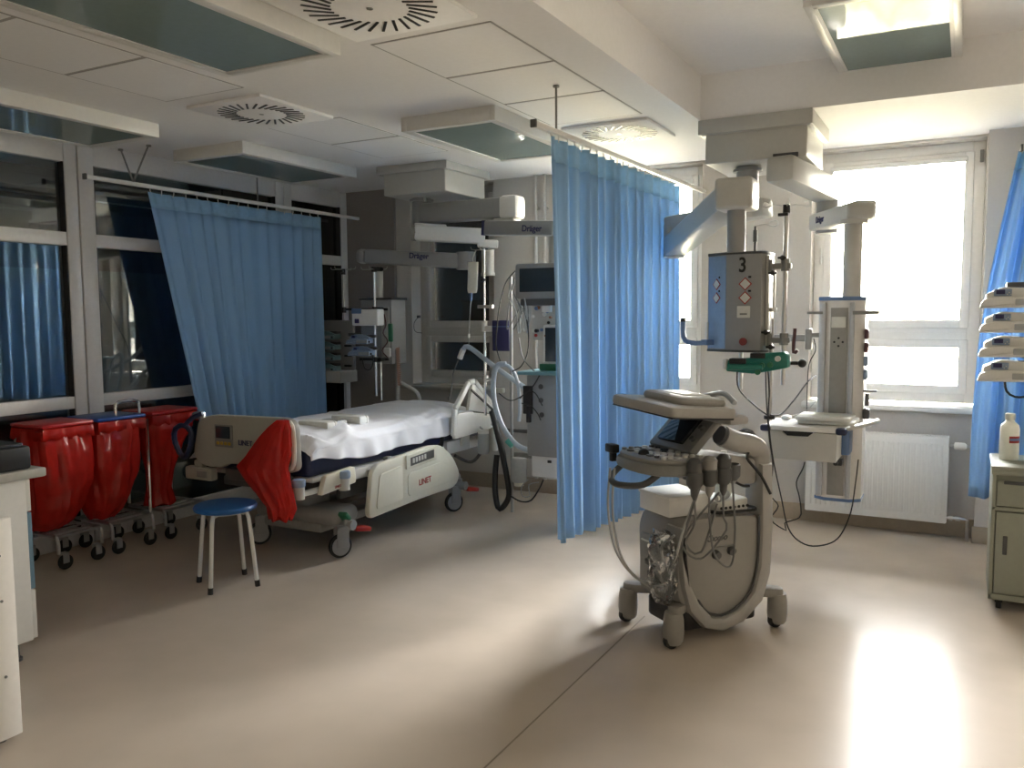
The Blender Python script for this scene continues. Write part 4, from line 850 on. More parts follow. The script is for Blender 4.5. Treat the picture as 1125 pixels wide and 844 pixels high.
dl = (l0-l1).normalized(); nl = Vector((dl.y, -dl.x, 0)).normalized()
writing('Dräger', 'lettering', M_navytext, .06, basis(at(464, 282, Y=5.6)+nl*.064, dl, (0, 0, 1)), la)
mb = MB(); mb.bar(l1-dl*.0, l1-dl*.09, .125, .12, .04); mb.build('arm_end', M_boomg, b2)
tx = at(416, 300, Y=5.60)
mb = MB(); mb.cyl((tx.x, tx.y, 1.60), (tx.x, tx.y, 1.86), .036, n=24); mb.build('column_tube', M_boom, b2)
k0 = at(396, 330, Y=5.56); k1 = at(431, 400, Y=5.56)
mb = MB(); mb.b2((k0.x, 5.56, k1.z), (k1.x, 5.76, k0.z), .008); pc = mb.build('pump_column', M_boomg, b2)
mb = MB(); mb.b2((k0.x-.01, 5.55, k0.z), (k1.x+.01, 5.77, k0.z+.018), .003); mb.build('cap_plate', M_dgrey, pc)
mb = MB(); mb.b2((k1.x-.10, 5.553, k1.z+.05), (k1.x-.02, 5.562, k0.z-.06), .003); mb.build('front_panel', M_boom, pc)
mb = MB(); mb.b2((k1.x-.03, 5.545, k1.z+.18), (k1.x+.012, 5.57, k1.z+.33), .01); mb.build('green_module', M_pedgreen, pc)
mb = MB(); mb.b2((k1.x-.07, 5.54, k1.z+.06), (k1.x-.01, 5.57, k1.z+.13), .006); mb.build('white_socket', M_white, pc)
# monitor column end of the right arm, mostly behind the curtain
mc = at(612, 300, Y=5.45)
mb = MB(); mb.cyl((mc.x, 5.42, .95), (mc.x, 5.42, 2.05), .045, n=24); mb.build('monitor_tube', M_boom, b2)
s0 = at(582, 408, Y=5.40); s1 = at(625, 408, Y=5.40)
mb = MB(); mb.b2((s0.x, 5.20, s0.z-.012), (s1.x, 5.60, s0.z+.012), .008); shf = mb.build('shelf', M_teal, b2)
mb = MB(); mb.b2((s0.x+.05, 5.25, .50), (s1.x, 5.50, s0.z-.012), .012); twr = mb.build('equipment_tower', M_boomg, b2)
for i, (px, py) in enumerate(((592, 425), (592, 440), (593, 456))):
    c = at(px+2, py, Y=5.245); mb = MB(); mb.cyl(c, c+Vector((0, .01, 0)), .018); mb.build('dial', M_dgrey, twr)
mb = MB(); mb.b2((s0.x+.03, 5.23, .80), (s0.x+.10, 5.26, 1.0), .006); mb.b2((s0.x+.06, 5.22, .74), (s0.x+.09, 5.25, .86), .006); mb.build('valve_block', M_black, twr)
w0, w1 = at(585, 487, Y=5.30), at(625, 527, Y=5.30)
mb = MB(); mb.b2((w0.x, 5.28, w1.z), (w1.x, 5.62, w0.z), .012); wb = mb.build('white_box', M_white, b2)
mb = MB(); mb.b2((w0.x+.13, 5.272, (w0.z+w1.z)/2-.01), (w0.x+.16, 5.282, (w0.z+w1.z)/2+.01), .003); mb.build('knob', M_black, wb)
vs0, vs1 = at(599, 360, Y=5.35), at(630, 398, Y=5.35)
t = thing('ventilator_display', 'dark ventilator screen just showing left of the middle curtain edge', 'screen', (vs0.x+.1, 5.38, s0.z+.012))
mb = MB(); mb.b2((vs0.x-.02, 5.35, vs1.z-.02), (vs1.x, 5.40, vs0.z+.02), .012); mb.build('casing', M_white, t)
mb = MB(); mb.b2((vs0.x, 5.345, vs1.z), (vs1.x-.02, 5.352, vs0.z), .003); mb.build('screen', M_slate, t)
mb = MB(); mb.b2((vs0.x-.04, 5.33, s0.z+.012), (vs1.x, 5.45, vs1.z-.015), .008); mb.build('base', M_pedgreen, t)
m0, m1 = at(565, 290, Y=5.30), at(565, 329, Y=5.30)
mw = .46
t = thing('patient_monitor', 'grey patient monitor with dark screen left of the middle curtain', 'monitor', (m0.x+mw/2, 5.35, m1.z))
mb = MB(); mb.b2((m0.x, 5.30, m1.z), (m0.x+mw, 5.38, m0.z), .02, 3); mb.b2((m0.x+.05, 5.37, m1.z+.04), (m0.x+mw-.05, 5.44, m0.z-.03), .02); mb.build('casing', M_boomg, t)
mb = MB(); mb.b2((m0.x+.042, 5.293, m1.z+.05), (m0.x+mw-.04, 5.303, m0.z-.035), .004); mb.build('screen', M_slate, t)
mb = MB(); mb.b2((m0.x+.04, 5.31, m1.z-.045), (m0.x+mw-.05, 5.37, m1.z+.004), .008); mb.build('input_bar', M_dgrey, t)
mb = MB(); mb.cyl((mc.x-.04, 5.40, m1.z+.10), (mc.x-.0, 5.42, m1.z+.1), .02); mb.build('mount', M_grey, t)
r0, r1 = at(577, 334, Y=5.36), at(603, 374, Y=5.36)
t = thing('module_rack', 'module rack with many small plugs below the patient monitor', 'module rack', ((r0.x+r1.x)/2, 5.4, r1.z))
mb = MB(); mb.b2((r0.x+.05, 5.37, r1.z), (r1.x+.08, 5.44, r0.z), .008); mb.build('casing', M_boom, t)
cols = [M_white, M_black, M_orange, M_bluepaint, M_label, M_redtext]
rr = random.Random(5)
for i in range(16):
    x = r0.x+.06+.15*rr.random(); z = r1.z+.02+(r0.z-r1.z-.04)*rr.random(); mb = MB(); mb.cyl((x, 5.365-.02*rr.random(), z), (x, 5.38, z), .008+.006*rr.random(), n=10); mb.build('plug', cols[i % 6], t)
mb = MB(); mb.b2((r1.x-.05, 5.345, r0.z-.06), (r1.x+.02, 5.38, r0.z-.01), .006); mb.build('white_module', M_white, t)
def gcab(label, pts, r, m): return cable(label, pts, r, m)
for i in range(9):
    y = 5.33; jx = [rr.uniform(-5, 5) for _ in range(5)]
    gcab('pale monitor lead in the bundle hanging left of the patient monitor', [at(566+jx[0]*.6, 305+i, Y=y), at(560+i*1.5+jx[1], 325, Y=y-.02), at(563+i*2+jx[2], 345, Y=y-.03), at(562+i*2.2+jx[3], 362+2*(i % 3), Y=y), at(570+i*1.7, 340, Y=y+.02), at(573+i, 331, Y=y+.03)], .0045, M_wcable if i % 3 else M_gcable)['group'] = 'leads bundled at the patient monitor'
cable('black lead bowing out from the top left of the patient monitor', [at(567, 297, Y=5.33), at(556, 310, Y=5.33), at(549, 335, Y=5.36), at(546, 360, Y=5.4), at(545, 380, Y=5.45), at(550, 398, Y=5.5)], .005)
cable('black lead looping below the module rack beside the ventilator shelf', [at(575, 335, Y=5.32), at(580, 360, Y=5.3), at(580, 385, Y=5.3), at(573, 402, Y=5.3), at(563, 408, Y=5.32)], .005)
cable('grey lead from the rack down to the ventilator shelf', [at(570, 372, Y=5.32), at(574, 392, Y=5.3), at(583, 404, Y=5.28), at(592, 412, Y=5.24)], .005, M_gcable)
for i, (lab, pts) in enumerate((('black lead sagging from the wall socket towards the equipment tower', [(548, 432), (560, 440), (572, 436), (585, 425), (593, 412)]), ('black lead crossing in front of the equipment tower, upper one', [(571, 438), (580, 430), (588, 432), (596, 446)]), ('black lead crossing in front of the equipment tower, lower one', [(573, 443), (583, 446), (591, 455), (594, 462)]))):
    cable(lab, [at(a, b, Y=5.22) for a, b in pts], .004)
mb = MB(); pp = at(561, 300, Y=5.55); mb.cyl((pp.x, 5.55, .0), (pp.x, 5.55, 1.78), .012); o = mb.build('equipment_pole', M_boomg); tag(o, 'thin grey upright pole between the navy box and the module rack', 'pole')
n0, n1 = at(541, 352, Y=5.60), at(560, 386, Y=5.60)
t = thing('monitor_back', 'dark navy box-shaped device on the pole left of the cable bundle', 'device', ((n0.x+n1.x)/2, 5.63, n1.z)); mb = MB(); mb.b2((n0.x, 5.59, n1.z), (n1.x, 5.66, n0.z), .008); mb.build('casing', M_navytext, t)
mb = MB(); mb.b2((n0.x+.005, 5.585, n0.z-.05), (n1.x-.005, 5.592, n0.z-.045)); mb.build('seam', M_bluepaint, t)
# wall sockets
for px, py, lab in ((549, 429, 'pale wall socket box on the back wall behind the bed head'),):
    c = at(px, py, Y=6.27); mb = MB(); mb.b2((c.x-.05, 6.235, c.z-.02), (c.x+.05, 6.28, c.z+.02), .006); o = mb.build('power_socket', M_cream); tag(o, lab, 'socket')
# infusion pole on the bed with hanging bag
ip = at(533, 425, Y=5.62)
t = thing('infusion_pole', 'slim chrome infusion pole rising from the head end of the bed', 'pole', (ip.x, 5.62, .70))
top = at(532, 273, Y=5.62)
mb = MB(); mb.cyl((ip.x, 5.62, .72), (ip.x, 5.62, 1.25), .011); mb.cyl((ip.x, 5.62, 1.25), (ip.x, 5.62, top.z), .008); mb.build('pole', M_chrome, t)
c = at(533, 356, Y=5.62); mb = MB(); mb.cyl((ip.x, 5.62, c.z-.06), (ip.x, 5.62, c.z+.02), .022); mb.b2((ip.x+.0, 5.60, c.z-.06), (ip.x+.075, 5.64, c.z-.015), .006); mb.build('pole_clamp', M_white, t)
c = at(532, 337, Y=5.62); mb = MB(); mb.b2((ip.x-.055, 5.605, c.z-.012), (ip.x+.05, 5.635, c.z+.012), .004); mb.cyl((ip.x+.05, 5.62, c.z), (ip.x+.075, 5.62, c.z), .015); mb.build('cross_clamp', M_steel, t)
c = at(531, 308, Y=5.62); mb = MB(); mb.sph((ip.x-.012, 5.62, c.z), .022); mb.build('lock_knob', M_black, t)
mb = MB(); mb.cyl((ip.x, 5.62, .985), (ip.x, 5.62, 1.03), .025); mb.bar((ip.x-.06, 5.62, 1.0), (ip.x+.06, 5.62, 1.0), .03, .02, .005); mb.build('bed_clamp', M_steel, t)
for a in (0, PI/2, PI, 1.5*PI):
    v = Vector((math.cos(a+.2), math.sin(a+.2), 0)); c0 = Vector((ip.x, 5.62, top.z-.01))
    mb = MB(); mb.tube([c0, c0+v*.06, c0+v*.10+Vector((0, 0, .006)), c0+v*.105+Vector((0, 0, .025))], .003, n=6); mb.build('hook', M_steel, t)
g0, g1 = at(520, 288, Y=5.60), at(520, 322, Y=5.60); gw = .045
t = thing('infusion_bag', 'white infusion bag hanging from the chrome pole over the bed head', 'infusion bag', (g0.x, 5.60, g1.z))
mb = MB(); R_ = []
for i in range(9):
    f = i/8; z = g0.z+(g1.z-g0.z)*f; xx = g0.x-.012*f; e_ = .6+.4*math.sin(PI*min(1, f*1.4+.1)); R_.append([(xx+gw*math.cos(a)*(1-.15*(f > .9)), 5.60+.018*e_*math.sin(a), z) for a in [2*PI*k/20 for k in range(20)]])
mb.loft(R_); mb.build('pouch', M_bottle, t)
mb = MB(); mb.tube([(g0.x, 5.60, g0.z), (g0.x-.005, 5.60, g0.z+.03), (g0.x+.02, 5.61, top.z-.01)], .004); mb.build('hanger', M_white, t)
mb = MB(); mb.cyl((g0.x-.025, 5.60, g1.z-.06), (g0.x-.02, 5.60, g1.z), .009); mb.build('drip_chamber', M_bluepaint, t)
mb = MB(); mb.tube([(g0.x-.025, 5.60, g1.z-.06), at(516, 350, Y=5.60), at(515, 380, Y=5.60)], .003, n=5); mb.build('line', M_wcable, t)
mb = MB(); c = at(515, 369, Y=5.60); mb.cyl(c-Vector((0, 0, .015)), c+Vector((0, 0, .015)), .010); mb.build('roller_clamp', M_white, t)
# ventilator breathing circuit
t = thing('breathing_circuit', 'pale corrugated breathing hoses on a bent support arm over the bed head', 'breathing circuit', at(560, 495, Y=5.4))
Yh = 5.50
mb = MB(); mb.tube([at(505, 393, Y=Yh), at(509, 384, Y=Yh), at(516, 382, Y=Yh), at(542, 402, Y=Yh), at(562, 416, Y=5.46), at(582, 430, Y=5.40)], .019, n=12, step=.012, corr=.04); mb.build('support_hose', M_hose, t)
mb = MB(); c = at(505, 394, Y=Yh); mb.cyl(c, at(509, 384, Y=Yh), .022); mb.build('patient_connector', M_white, t)
mb = MB(); mb.tube([at(503, 396, Y=Yh), at(498, 410, Y=Yh), at(496, 425, Y=Yh), at(493.5, 436, Y=Yh)], .005); mb.build('sample_line', M_gcable, t)
mb = MB(); c = at(493, 438, Y=Yh); mb.cyl(c-Vector((0, 0, .015)), c+Vector((0, 0, .015)), .009); mb.build('line_tip', M_grey, t)
mb = MB(); mb.tube([at(556, 400, Y=5.44), at(546, 402, Y=5.42), at(542, 420, Y=5.40), at(544, 445, Y=5.38), at(553, 470, Y=5.36), at(568, 489, Y=5.34), at(586, 496, Y=5.30), at(600, 498, Y=5.27)], .019, n=12, step=.012, corr=.05); mb.build('inner_hose', M_hose, t)
mb = MB(); mb.tube([at(548, 402, Y=5.45), at(558, 402, Y=5.43), at(566, 412, Y=5.42), at(570, 430, Y=5.41), at(571, 450, Y=5.40), at(570, 463, Y=5.40)], .013, n=12, step=.012, corr=.05); mb.build('outer_hose', M_hose, t)
c = at(560, 487, Y=5.34); mb = MB(); mb.cyl(c-Vector((.02, 0, -.02)), c+Vector((.025, 0, -.02)), .023); mb.build('green_joint', mat('mint_connector', (.10, .42, .34), .4), t)
t = thing('humidifier', 'translucent humidifier pot hanging below the breathing hoses', 'humidifier', at(570, 525, Y=5.55))
c = at(570, 515, Y=5.52); mb = MB(); mb.lathe([(0, c.z-.10), (.05, c.z-.10), (.06, c.z-.08), (.06, c.z+.06), (.05, c.z+.085), (0, c.z+.09)], (c.x, 5.52, 0)); mb.build('pot', M_clear, t)
mb = MB(); mb.lathe([(0, c.z-.13), (.035, c.z-.13), (.035, c.z-.10), (0, c.z-.095)], (c.x, 5.52, 0)); mb.build('base', M_cream, t)
mb = MB(); mb.b2((c.x-.05, 5.53, c.z+.08), (c.x+.20, 5.57, c.z+.12), .008); mb.build('bracket', M_grey, t)
t = thing('suction_hose', 'thick black hose bundle hanging in a loop to the floor beside the bed', 'hose', at(548, 556, Y=5.50))
mb = MB(); mb.tube([at(540, 452, Y=5.62), at(546, 475, Y=5.58), at(552, 500, Y=5.54), at(557, 525, Y=5.52), at(559, 545, Y=5.50), (at(552, 555, Y=5.48).x, 5.48, .045), (at(547, 555, Y=5.48).x, 5.48, .045), at(544, 540, Y=5.50), at(544, 520, Y=5.52), at(546, 500, Y=5.55)], .022, n=12); mb.build('hose', M_black, t)
mb = MB(); mb.tube([at(541, 450, Y=5.63), at(548, 475, Y=5.60), at(554, 500, Y=5.57), at(555, 520, Y=5.55)], .014); mb.build('inner_hose', M_dgrey, t)
cable('black cable lying in a shallow arc near the floor, right of the black hose', [at(561, 545, Y=5.5), at(572, 551, Y=5.5), at(583, 550, Y=5.48), at(592, 538, Y=5.45), at(597, 527, Y=5.42)], .006)
cable('pale thin tube coiled under the white box of the equipment tower', [at(580, 527, Y=5.4), at(573, 535, Y=5.4), at(574, 545, Y=5.4), at(582, 545, Y=5.4), at(581, 533, Y=5.4), at(592, 530, Y=5.4)], .004, M_wcable)
# pumps and poles at the left end of the supply unit
t = thing('infusion_pole', 'steel pole with black clamps in front of the grey column, left of the bed head', 'pole', at(411, 430, Y=5.46)); Yp = 5.46
a, b = at(411, 296, Y=Yp), at(413, 435, Y=Yp); mb = MB(); mb.cyl((a.x, Yp, b.z), (a.x, Yp, a.z), .010); a2_ = at(416, 440, Y=Yp); mb.cyl((a.x+.035, Yp+.02, a2_.z), (a.x+.035, Yp+.02, 1.15), .008); mb.build('pole', M_chrome, t)
for py in (296, 340, 395):
    c = at(412, py, Y=Yp); mb = MB(); mb.cyl((a.x, Yp, c.z-.02), (a.x, Yp, c.z+.02), .022); mb.bar((a.x-.16 if py != 296 else a.x-.02, Yp, c.z), (a.x+.09 if py != 296 else a.x+.02, Yp+.05, c.z), .022, .022, .004); mb.cyl((a.x+.06, Yp-.03, c.z), (a.x+.06, Yp+.02, c.z), .018); mb.build('clamp', M_black, t)
for k in range(4):
    an_ = k*PI/2+.3; v = Vector((math.cos(an_), math.sin(an_), 0)); c0 = Vector((a.x, Yp, a.z)); mb = MB(); mb.tube([c0, c0+v*.06, c0+v*.10, c0+v*.11+Vector((0, 0, .02))], .003, n=6); mb.build('hook', M_steel, t)
t = thing('infusion_pole', 'thin dark pole at the far left of the supply unit, beside the left curtain', 'pole', at(377, 440, Y=5.95)); Yq = 5.95
a, b = at(377, 296, Y=Yq), at(380, 470, Y=Yq); mb = MB(); mb.cyl((a.x, Yq, b.z), (a.x, Yq, a.z), .009); mb.build('pole', M_steel, t)
mb = MB(); mb.bar((a.x, Yq, 1.33), (k0.x+.03, 5.70, 1.33), .02, .03, .004); mb.build('link_arm', M_dgrey, t)
for py in (298, 340):
    c = at(378, py, Y=Yq); mb = MB(); mb.cyl((a.x, Yq, c.z-.03), (a.x, Yq, c.z+.02), .02); mb.bar((a.x, Yq, c.z), (a.x+(.14 if py > 300 else .02), Yq-.05, c.z), .022, .022, .004); mb.build('clamp', M_black, t)
for k in range(4):
    an_ = k*PI/2+.1; v = Vector((math.cos(an_), math.sin(an_), 0)); c0 = Vector((a.x, Yq, a.z)); mb = MB(); mb.tube([c0, c0+v*.07, c0+v*.12, c0+v*.13+Vector((0, 0, .02))], .003, n=6); mb.build('hook', M_steel, t)
M_pumpteal = mat('teal_grey_pump', (.20, .32, .34), .4)
for k in range(4):
    p_ = at(347, 373+11.6*k, Y=5.80); pump('infusion_pump', 'teal and white infusion pump beside the left curtain, %s of its stack' % pos[k], (p_.x, 5.80, p_.z), M_pumpteal, M_label, 'teal pumps beside the left curtain', w=.32, d=.13, sc=.72)
t = thing('pump_rack', 'grey rack shelf holding the teal pumps beside the left curtain', 'rack', at(366, 420, Y=5.85)); p0, p1 = at(345, 406, Y=5.85), at(385, 420, Y=5.85)
mb = MB(); mb.b2((p0.x, 5.72, p1.z), (p1.x, 5.95, p0.z), .006); mb.build('shelf', M_boom, t)
zt_ = at(366, 352, Y=5.9).z
mb = MB(); mb.b2((p0.x+.05, 5.90, p0.z), (p1.x, 5.935, zt_), .006); mb.build('back_plate', M_boomg, t)
for k in range(3):
    p_ = at(383, 380+11*k, Y=5.76); mb = MB(); mb.cyl((p_.x-.04, 5.76, p_.z), (p_.x+.03, 5.76, p_.z), .01); mb.build('lever', M_black, t)
p0, p1 = at(386, 340, Y=5.36), at(415, 358, Y=5.36)
t = thing('infusion_pump', 'white boxy volumetric pump with dark blue top, clamped to the steel pole', 'infusion pump', ((p0.x+p1.x)/2, 5.40, p1.z))
mb = MB(); mb.b2((p0.x, 5.36, p1.z), (p1.x, 5.45, p0.z), .012, 3); mb.build('body', M_white, t)
mb = MB(); mb.b2((p0.x+.005, 5.352, p0.z-.035), (p0.x+.10, 5.37, p0.z+.006), .006); mb.build('top_panel', M_bluepaint, t)
mb = MB(); mb.b2((p0.x+.035, 5.352, p1.z+.02), (p0.x+.075, 5.362, p1.z+.055), .003); mb.build('display', M_navytext, t)
for k, py in enumerate((378, 391)):
    p_ = at(385+2*k, py, Y=5.36); pump('infusion_pump', ['blue-grey syringe pump on the steel pole, above its twin', 'blue-grey syringe pump on the steel pole, below its twin'][k], (p_.x, 5.36, p_.z), M_bumper, M_bluepaint, 'syringe pumps on the steel pole', w=.27, d=.10, sc=.72)
cable('black cable looping under the syringe pumps on the steel pole', [at(398, 394, Y=5.36), at(401, 405, Y=5.36), at(407, 406, Y=5.36), at(410, 398, Y=5.36), at(409, 390, Y=5.36)], .005)
cable('dark red and black lead winding down the front of the grey pump column', [at(422, 345, Y=5.53), at(424, 357, Y=5.52), at(421, 366, Y=5.52), at(426, 375, Y=5.52), at(420, 385, Y=5.52), at(426, 393, Y=5.52)], .006, bpy.data.materials['dull_maroon_plastic'])
pts = []
for i in range(110):
    f = i/109; c = at(437+2*f, 382+42*f, Y=5.6); pts.append(c+Vector((.016*math.cos(i*1.25), .016*math.sin(i*1.25), 0)))
cable('orange coiled lead hanging right of the grey pump column', pts, .0026, M_orange)
mb = MB(); c = at(434, 330, Y=5.62); mb.cyl((c.x+.01, 5.62, .35), (c.x+.01, 5.62, 1.22), .018); o = mb.build('support_tube', M_boomg); tag(o, 'grey upright tube beside the orange coiled lead', 'tube')
t = thing('pipe_handle', 'bent pale tube handle standing up behind the far side of the mattress', 'handle', at(460, 436, Y=5.72))
mb = MB(); mb.tube([at(438, 420, Y=5.7), at(446, 424, Y=5.7), at(456, 430, Y=5.7), at(460, 436, Y=5.7), at(460, 450, Y=5.7)], .018, n=12); mb.build('tube', M_boom, t)
t = thing('wire_loop', 'small wire loop with plug on the wall left of the dark window', 'cable', at(461, 360, Y=6.27)); mb = MB(); mb.tube([at(460, 348, Y=6.26), at(455, 355, Y=6.26), at(456, 364, Y=6.26), at(464, 366, Y=6.26)], .003, n=5); mb.build('wire', M_dgrey, t)
mb = MB(); c = at(460, 348, Y=6.265); mb.b2((c.x-.012, 6.25, c.z-.012), (c.x+.012, 6.28, c.z+.012), .004); mb.build('plug', M_dgrey, t)
# ------------------------------------------------------------------ ultrasound cart
us = thing('ultrasound_cart', 'warm grey ultrasound cart with folded monitor, standing in the middle of the floor', 'ultrasound machine', (-1.08, 3.93, 0), math.atan2(-.8, -.6))
UM = wmat(us)     # local x = front (keyboard side), y = the side seen on the right
def U(): return MB(UM)
bo = .04
# base and legs
m = U(); m.prism(round_poly([(-.20, -.13), (.24, -.13), (.24, .17), (-.20, .17)], .05), .055, .15, 'z', .01); m.build('base_skirt', M_black, us)
for x, y in ((.30, .186), (.30, -.186), (-.30, .186), (-.30, -.186)):
    m = U(); m.prism(round_poly([(x*.55, y*.55-.045), (x, y-.045), (x+.03*(1 if x > 0 else -1), y), (x, y+.045), (x*.55, y*.55+.045)], .03), .150, .195, 'z', .012); lg = m.build('leg', M_beige, us)
    m = U(); m.lathe([(0, .018), (.034, .02), (.044, .035), (.048, .07), (.046, .13), (.040, .165), (.0, .168)], (x, y, 0), 24); cs = m.build('caster_cover', M_beige, lg)
    m = U(); m.cyl((x+.012, y-.016, .036), (x+.012, y+.016, .036), .036, n=24, bev=.006); m.build('wheel', M_rubber, cs)
# body: side profile
prof = [(.235, .155), (.275, .22), (.285, .50), (.255, .575), (.03, .575), (-.20, .555), (-.20, .20), (-.15, .13), (.0, .075), (.12, .085)]
m = U(); m.prism(round_poly(prof, .06), -.13, .185, 'y', .018); m.build('body', M_beige, us)
# U-shaped rim that runs down the rear column and round the bottom
rim_o = [(-.235, .80), (-.245, .50), (-.235, .28), (-.19, .15), (-.08, .065), (.04, .04), (.14, .07), (.225, .16), (.262, .28), (.278, .42), (.28, .545)]
rim_i = [(.262, .545), (.258, .42), (.222, .28), (.17, .185), (.10, .115), (.03, .10), (-.06, .125), (-.14, .20), (-.175, .32), (-.18, .50), (-.17, .80)]
m = U(); m.prism(rim_o+rim_i, .085, .215, 'y', .015); m.build('rim_column', M_cart, us)
m = U(); m.tube([(-.172, .192, .56), (-.172, .192, .35), (-.135, .192, .21), (-.05, .192, .135), (.04, .192, .112), (.12, .192, .14), (.17, .192, .20)], .006); m.build('rim_groove', M_dgrey, us)
m = U(); m.tube([(-.205, .15, .78), (-.20, .15, .85), (-.15, .15, .885), (-.07, .145, .905), (.005, .14, .935)], .050, n=20, step=.015); nk = m.build('neck', M_cart, us)
m = U(); m.cyl((.0, .14, .933), (.022, .139, .943), .043, n=24); m.build('neck_socket', M_dgrey, nk)
m = U(); m.prism(round_poly([(-.17, .70), (-.17, .82), (.02, .86), (.10, .85), (.10, .78), (.03, .725), (-.06, .71)], .03), .03, .175, 'y', .012); hb_ = m.build('probe_holder_box', M_cart, us)
m = U(); m.cyl((-.03, .174, .79), (-.03, .182, .79), .018); m.build('round_emblem', M_dgrey, hb_)
m = U(); m.tube([(-.13, .17, .86), (-.10, .19, .83), (-.16, .215, .75), (-.215, .22, .66)], .007); m.build('rear_cable', M_black, us)
m = U(); m.tube([(-.10, .12, .90), (-.17, .10, .935), (-.235, .09, .90), (-.255, .09, .80)], .012); m.tube([(-.10, .10, .91), (-.17, .08, .94), (-.24, .07, .91), (-.262, .07, .78)], .012); m.build('rear_cables', M_black, us)
m = U(); m.tube([(-.05, .176, .72), (-.09, .18, .70), (-.13, .17, .695)], .006); m.build('side_cable', M_black, us)
# front panel details and side probe ports
m = U(); m.prism(round_poly([(-.10, .20), (-.10, .47), (.155, .47), (.155, .20)], .03), .283, .292, 'x', .004); fp = m.build('front_panel', M_grey, us)
m = U(); m.b2((.288, -.085, .43), (.297, .03, .437), .002); m.build('drive_slot', M_label, fp)
m = U(); m.b2((.288, .06, .425), (.297, .085, .445), .003); m.b2((.288, .10, .425), (.297, .115, .44), .003); m.build('port', M_black, fp)
for i, (y, z) in enumerate(((-.02, .34), (.03, .33), (.0, .29), (.06, .34))):
    m = U(); m.b2((.288, y-.022, z-.014), (.306, y+.022, z+.014), .006); m.build('probe_plug', M_boomg if i % 2 else M_dgrey, fp)
writing('Cx50', 'lettering', M_grey, .05, UM @ basis((.065, .1865, .475), (-1, 0, 0), (0, 0, 1)), us, .001, font_shear=.25) if False else writing('Cxxoo', 'lettering', M_dgrey, .042, UM @ basis((.065, .1862, .475), (-1, 0, 0), (0, 0, 1)), us, .001, font_shear=.3)
for x, z in ((.07, .40), (-.015, .41)):
    m = U(); m.cyl((x, .18, z), (x, .205, z-.004), .022, r2=.019, n=20); m.build('hook_knob', M_dgrey, us)
m = U(); m.b2((-.035, .18, .425), (.085, .194, .435), .004); m.build('knob_ledge', M_grey, us)
# top deck with rim
m = U(); m.tube([(-.17, .17, .585), (-.17, -.10, .585), (.02, -.10, .585), (.06, .0, .585), (.05, .15, .585), (-.05, .18, .585)], .008, loop=True); m.build('deck_rim', M_black, us)
# box and probe tray on the deck
t = thing('carton', 'white box lying on the front deck of the ultrasound cart', 'box', UM @ Vector((.17, .0, .576)), math.atan2(-.8, -.6))
m = U(); m.b2((.065, -.115, .577), (.285, .125, .665), .005); m.build('carton', M_white, t)
m = U(); m.b2((.06, -.12, .655), (.29, .13, .672), .004); m.build('lid', M_paper, t)
t = thing('basket', 'pale perforated basket on the rear deck of the ultrasound cart', 'basket', UM @ Vector((-.06, .08, .576)), math.atan2(-.8, -.6))
m = U(); m.prism(round_poly([(-.15, -.02), (.045, -.02), (.045, .16), (-.15, .16)], .04), .578, .635, 'z', .008); m.build('basket', M_label, t)
m = U()
for i in range(7): m.cyl((.02-.025*i, .159, .602), (.02-.025*i, .164, .602), .007, n=8)
m.build('holes', M_black, t)
t = thing('spray_bottle', 'white bottle with green label standing in the basket of the ultrasound cart', 'bottle', UM @ Vector((-.07, .06, .636)), math.atan2(-.8, -.6))
m = U(); m.lathe([(0, .637), (.034, .637), (.037, .645), (.037, .79), (.028, .81), (.015, .82), (.015, .85), (0, .85)], (-.07, .06, 0)); m.build('body', M_bottle, t)
m = U(); m.lathe([(.0375, .70), (.0378, .70), (.0378, .745), (.0375, .745)], (-.07, .06, 0)); m.build('label_band', mat('green_label', (.10, .28, .07), .5), t)
t = thing('gel_bottle', 'clear squeeze bottle lying behind the white box on the cart deck', 'bottle', UM @ Vector((.02, .13, .60)), math.atan2(-.8, -.6))
m = U(); m.cyl((.045, .165, .655), (-.03, .13, .66), .022, n=16, bev=.006); m.build('body', M_clear, t)
m = U(); m.cyl((.06, .172, .654), (.045, .165, .655), .012); m.build('cap', M_label, t)
# control console
kb = [(.02, -.10), (.16, -.185), (.31, -.195), (.42, -.13), (.455, .04), (.425, .21), (.31, .28), (.14, .27), (.02, .20)]
m = U(); m.prism(round_poly(kb, .09), .79, .845, 'z', .02); ks = m.build('keyboard_tray', M_grey, us)
m = U(); m.prism(round_poly(ring_poly(kb, .93), .08), .843, .862, 'z', .008); m.build('keyboard_face', M_beige, ks)
rk = random.Random(8)
for i in range(6):
    for j in range(7):
        x, y = .175+.038*i, -.125+.053*j
        m = U()
        if (i+j) % 3: m.cyl((x, y, .858), (x, y, .872), .012, n=12)
        else: m.b2((x-.013, y-.016, .858), (x+.013, y+.016, .869), .004)
        m.build('key', rk.choice([M_label, M_dgrey, M_grey, M_white]), ks)
m = U(); m.sph((.36, .03, .862), .026); m.build('trackball', M_black, ks)
m = U(); m.tube([(.34, -.165, .79), (.42, -.14, .745), (.475, -.05, .73), (.475, .04, .73), (.43, .13, .745), (.37, .16, .79)], .015, n=12); m.build('grab_handle', M_bluepaint if False else M_dgrey, us)
m = U(); m.b2((.385, -.205, .845), (.425, -.135, .885), .006); m.b2((.38, -.19, .80), (.41, -.165, .86), .005); m.build('side_switch', M_black, us)
m = U(); m.b2((-.0, .0, .74), (.2, .12, .80), .02); m.bar((-.20, .13, .80), (.10, .06, .78), .08, .07, .015); m.build('console_support', M_cart, us)
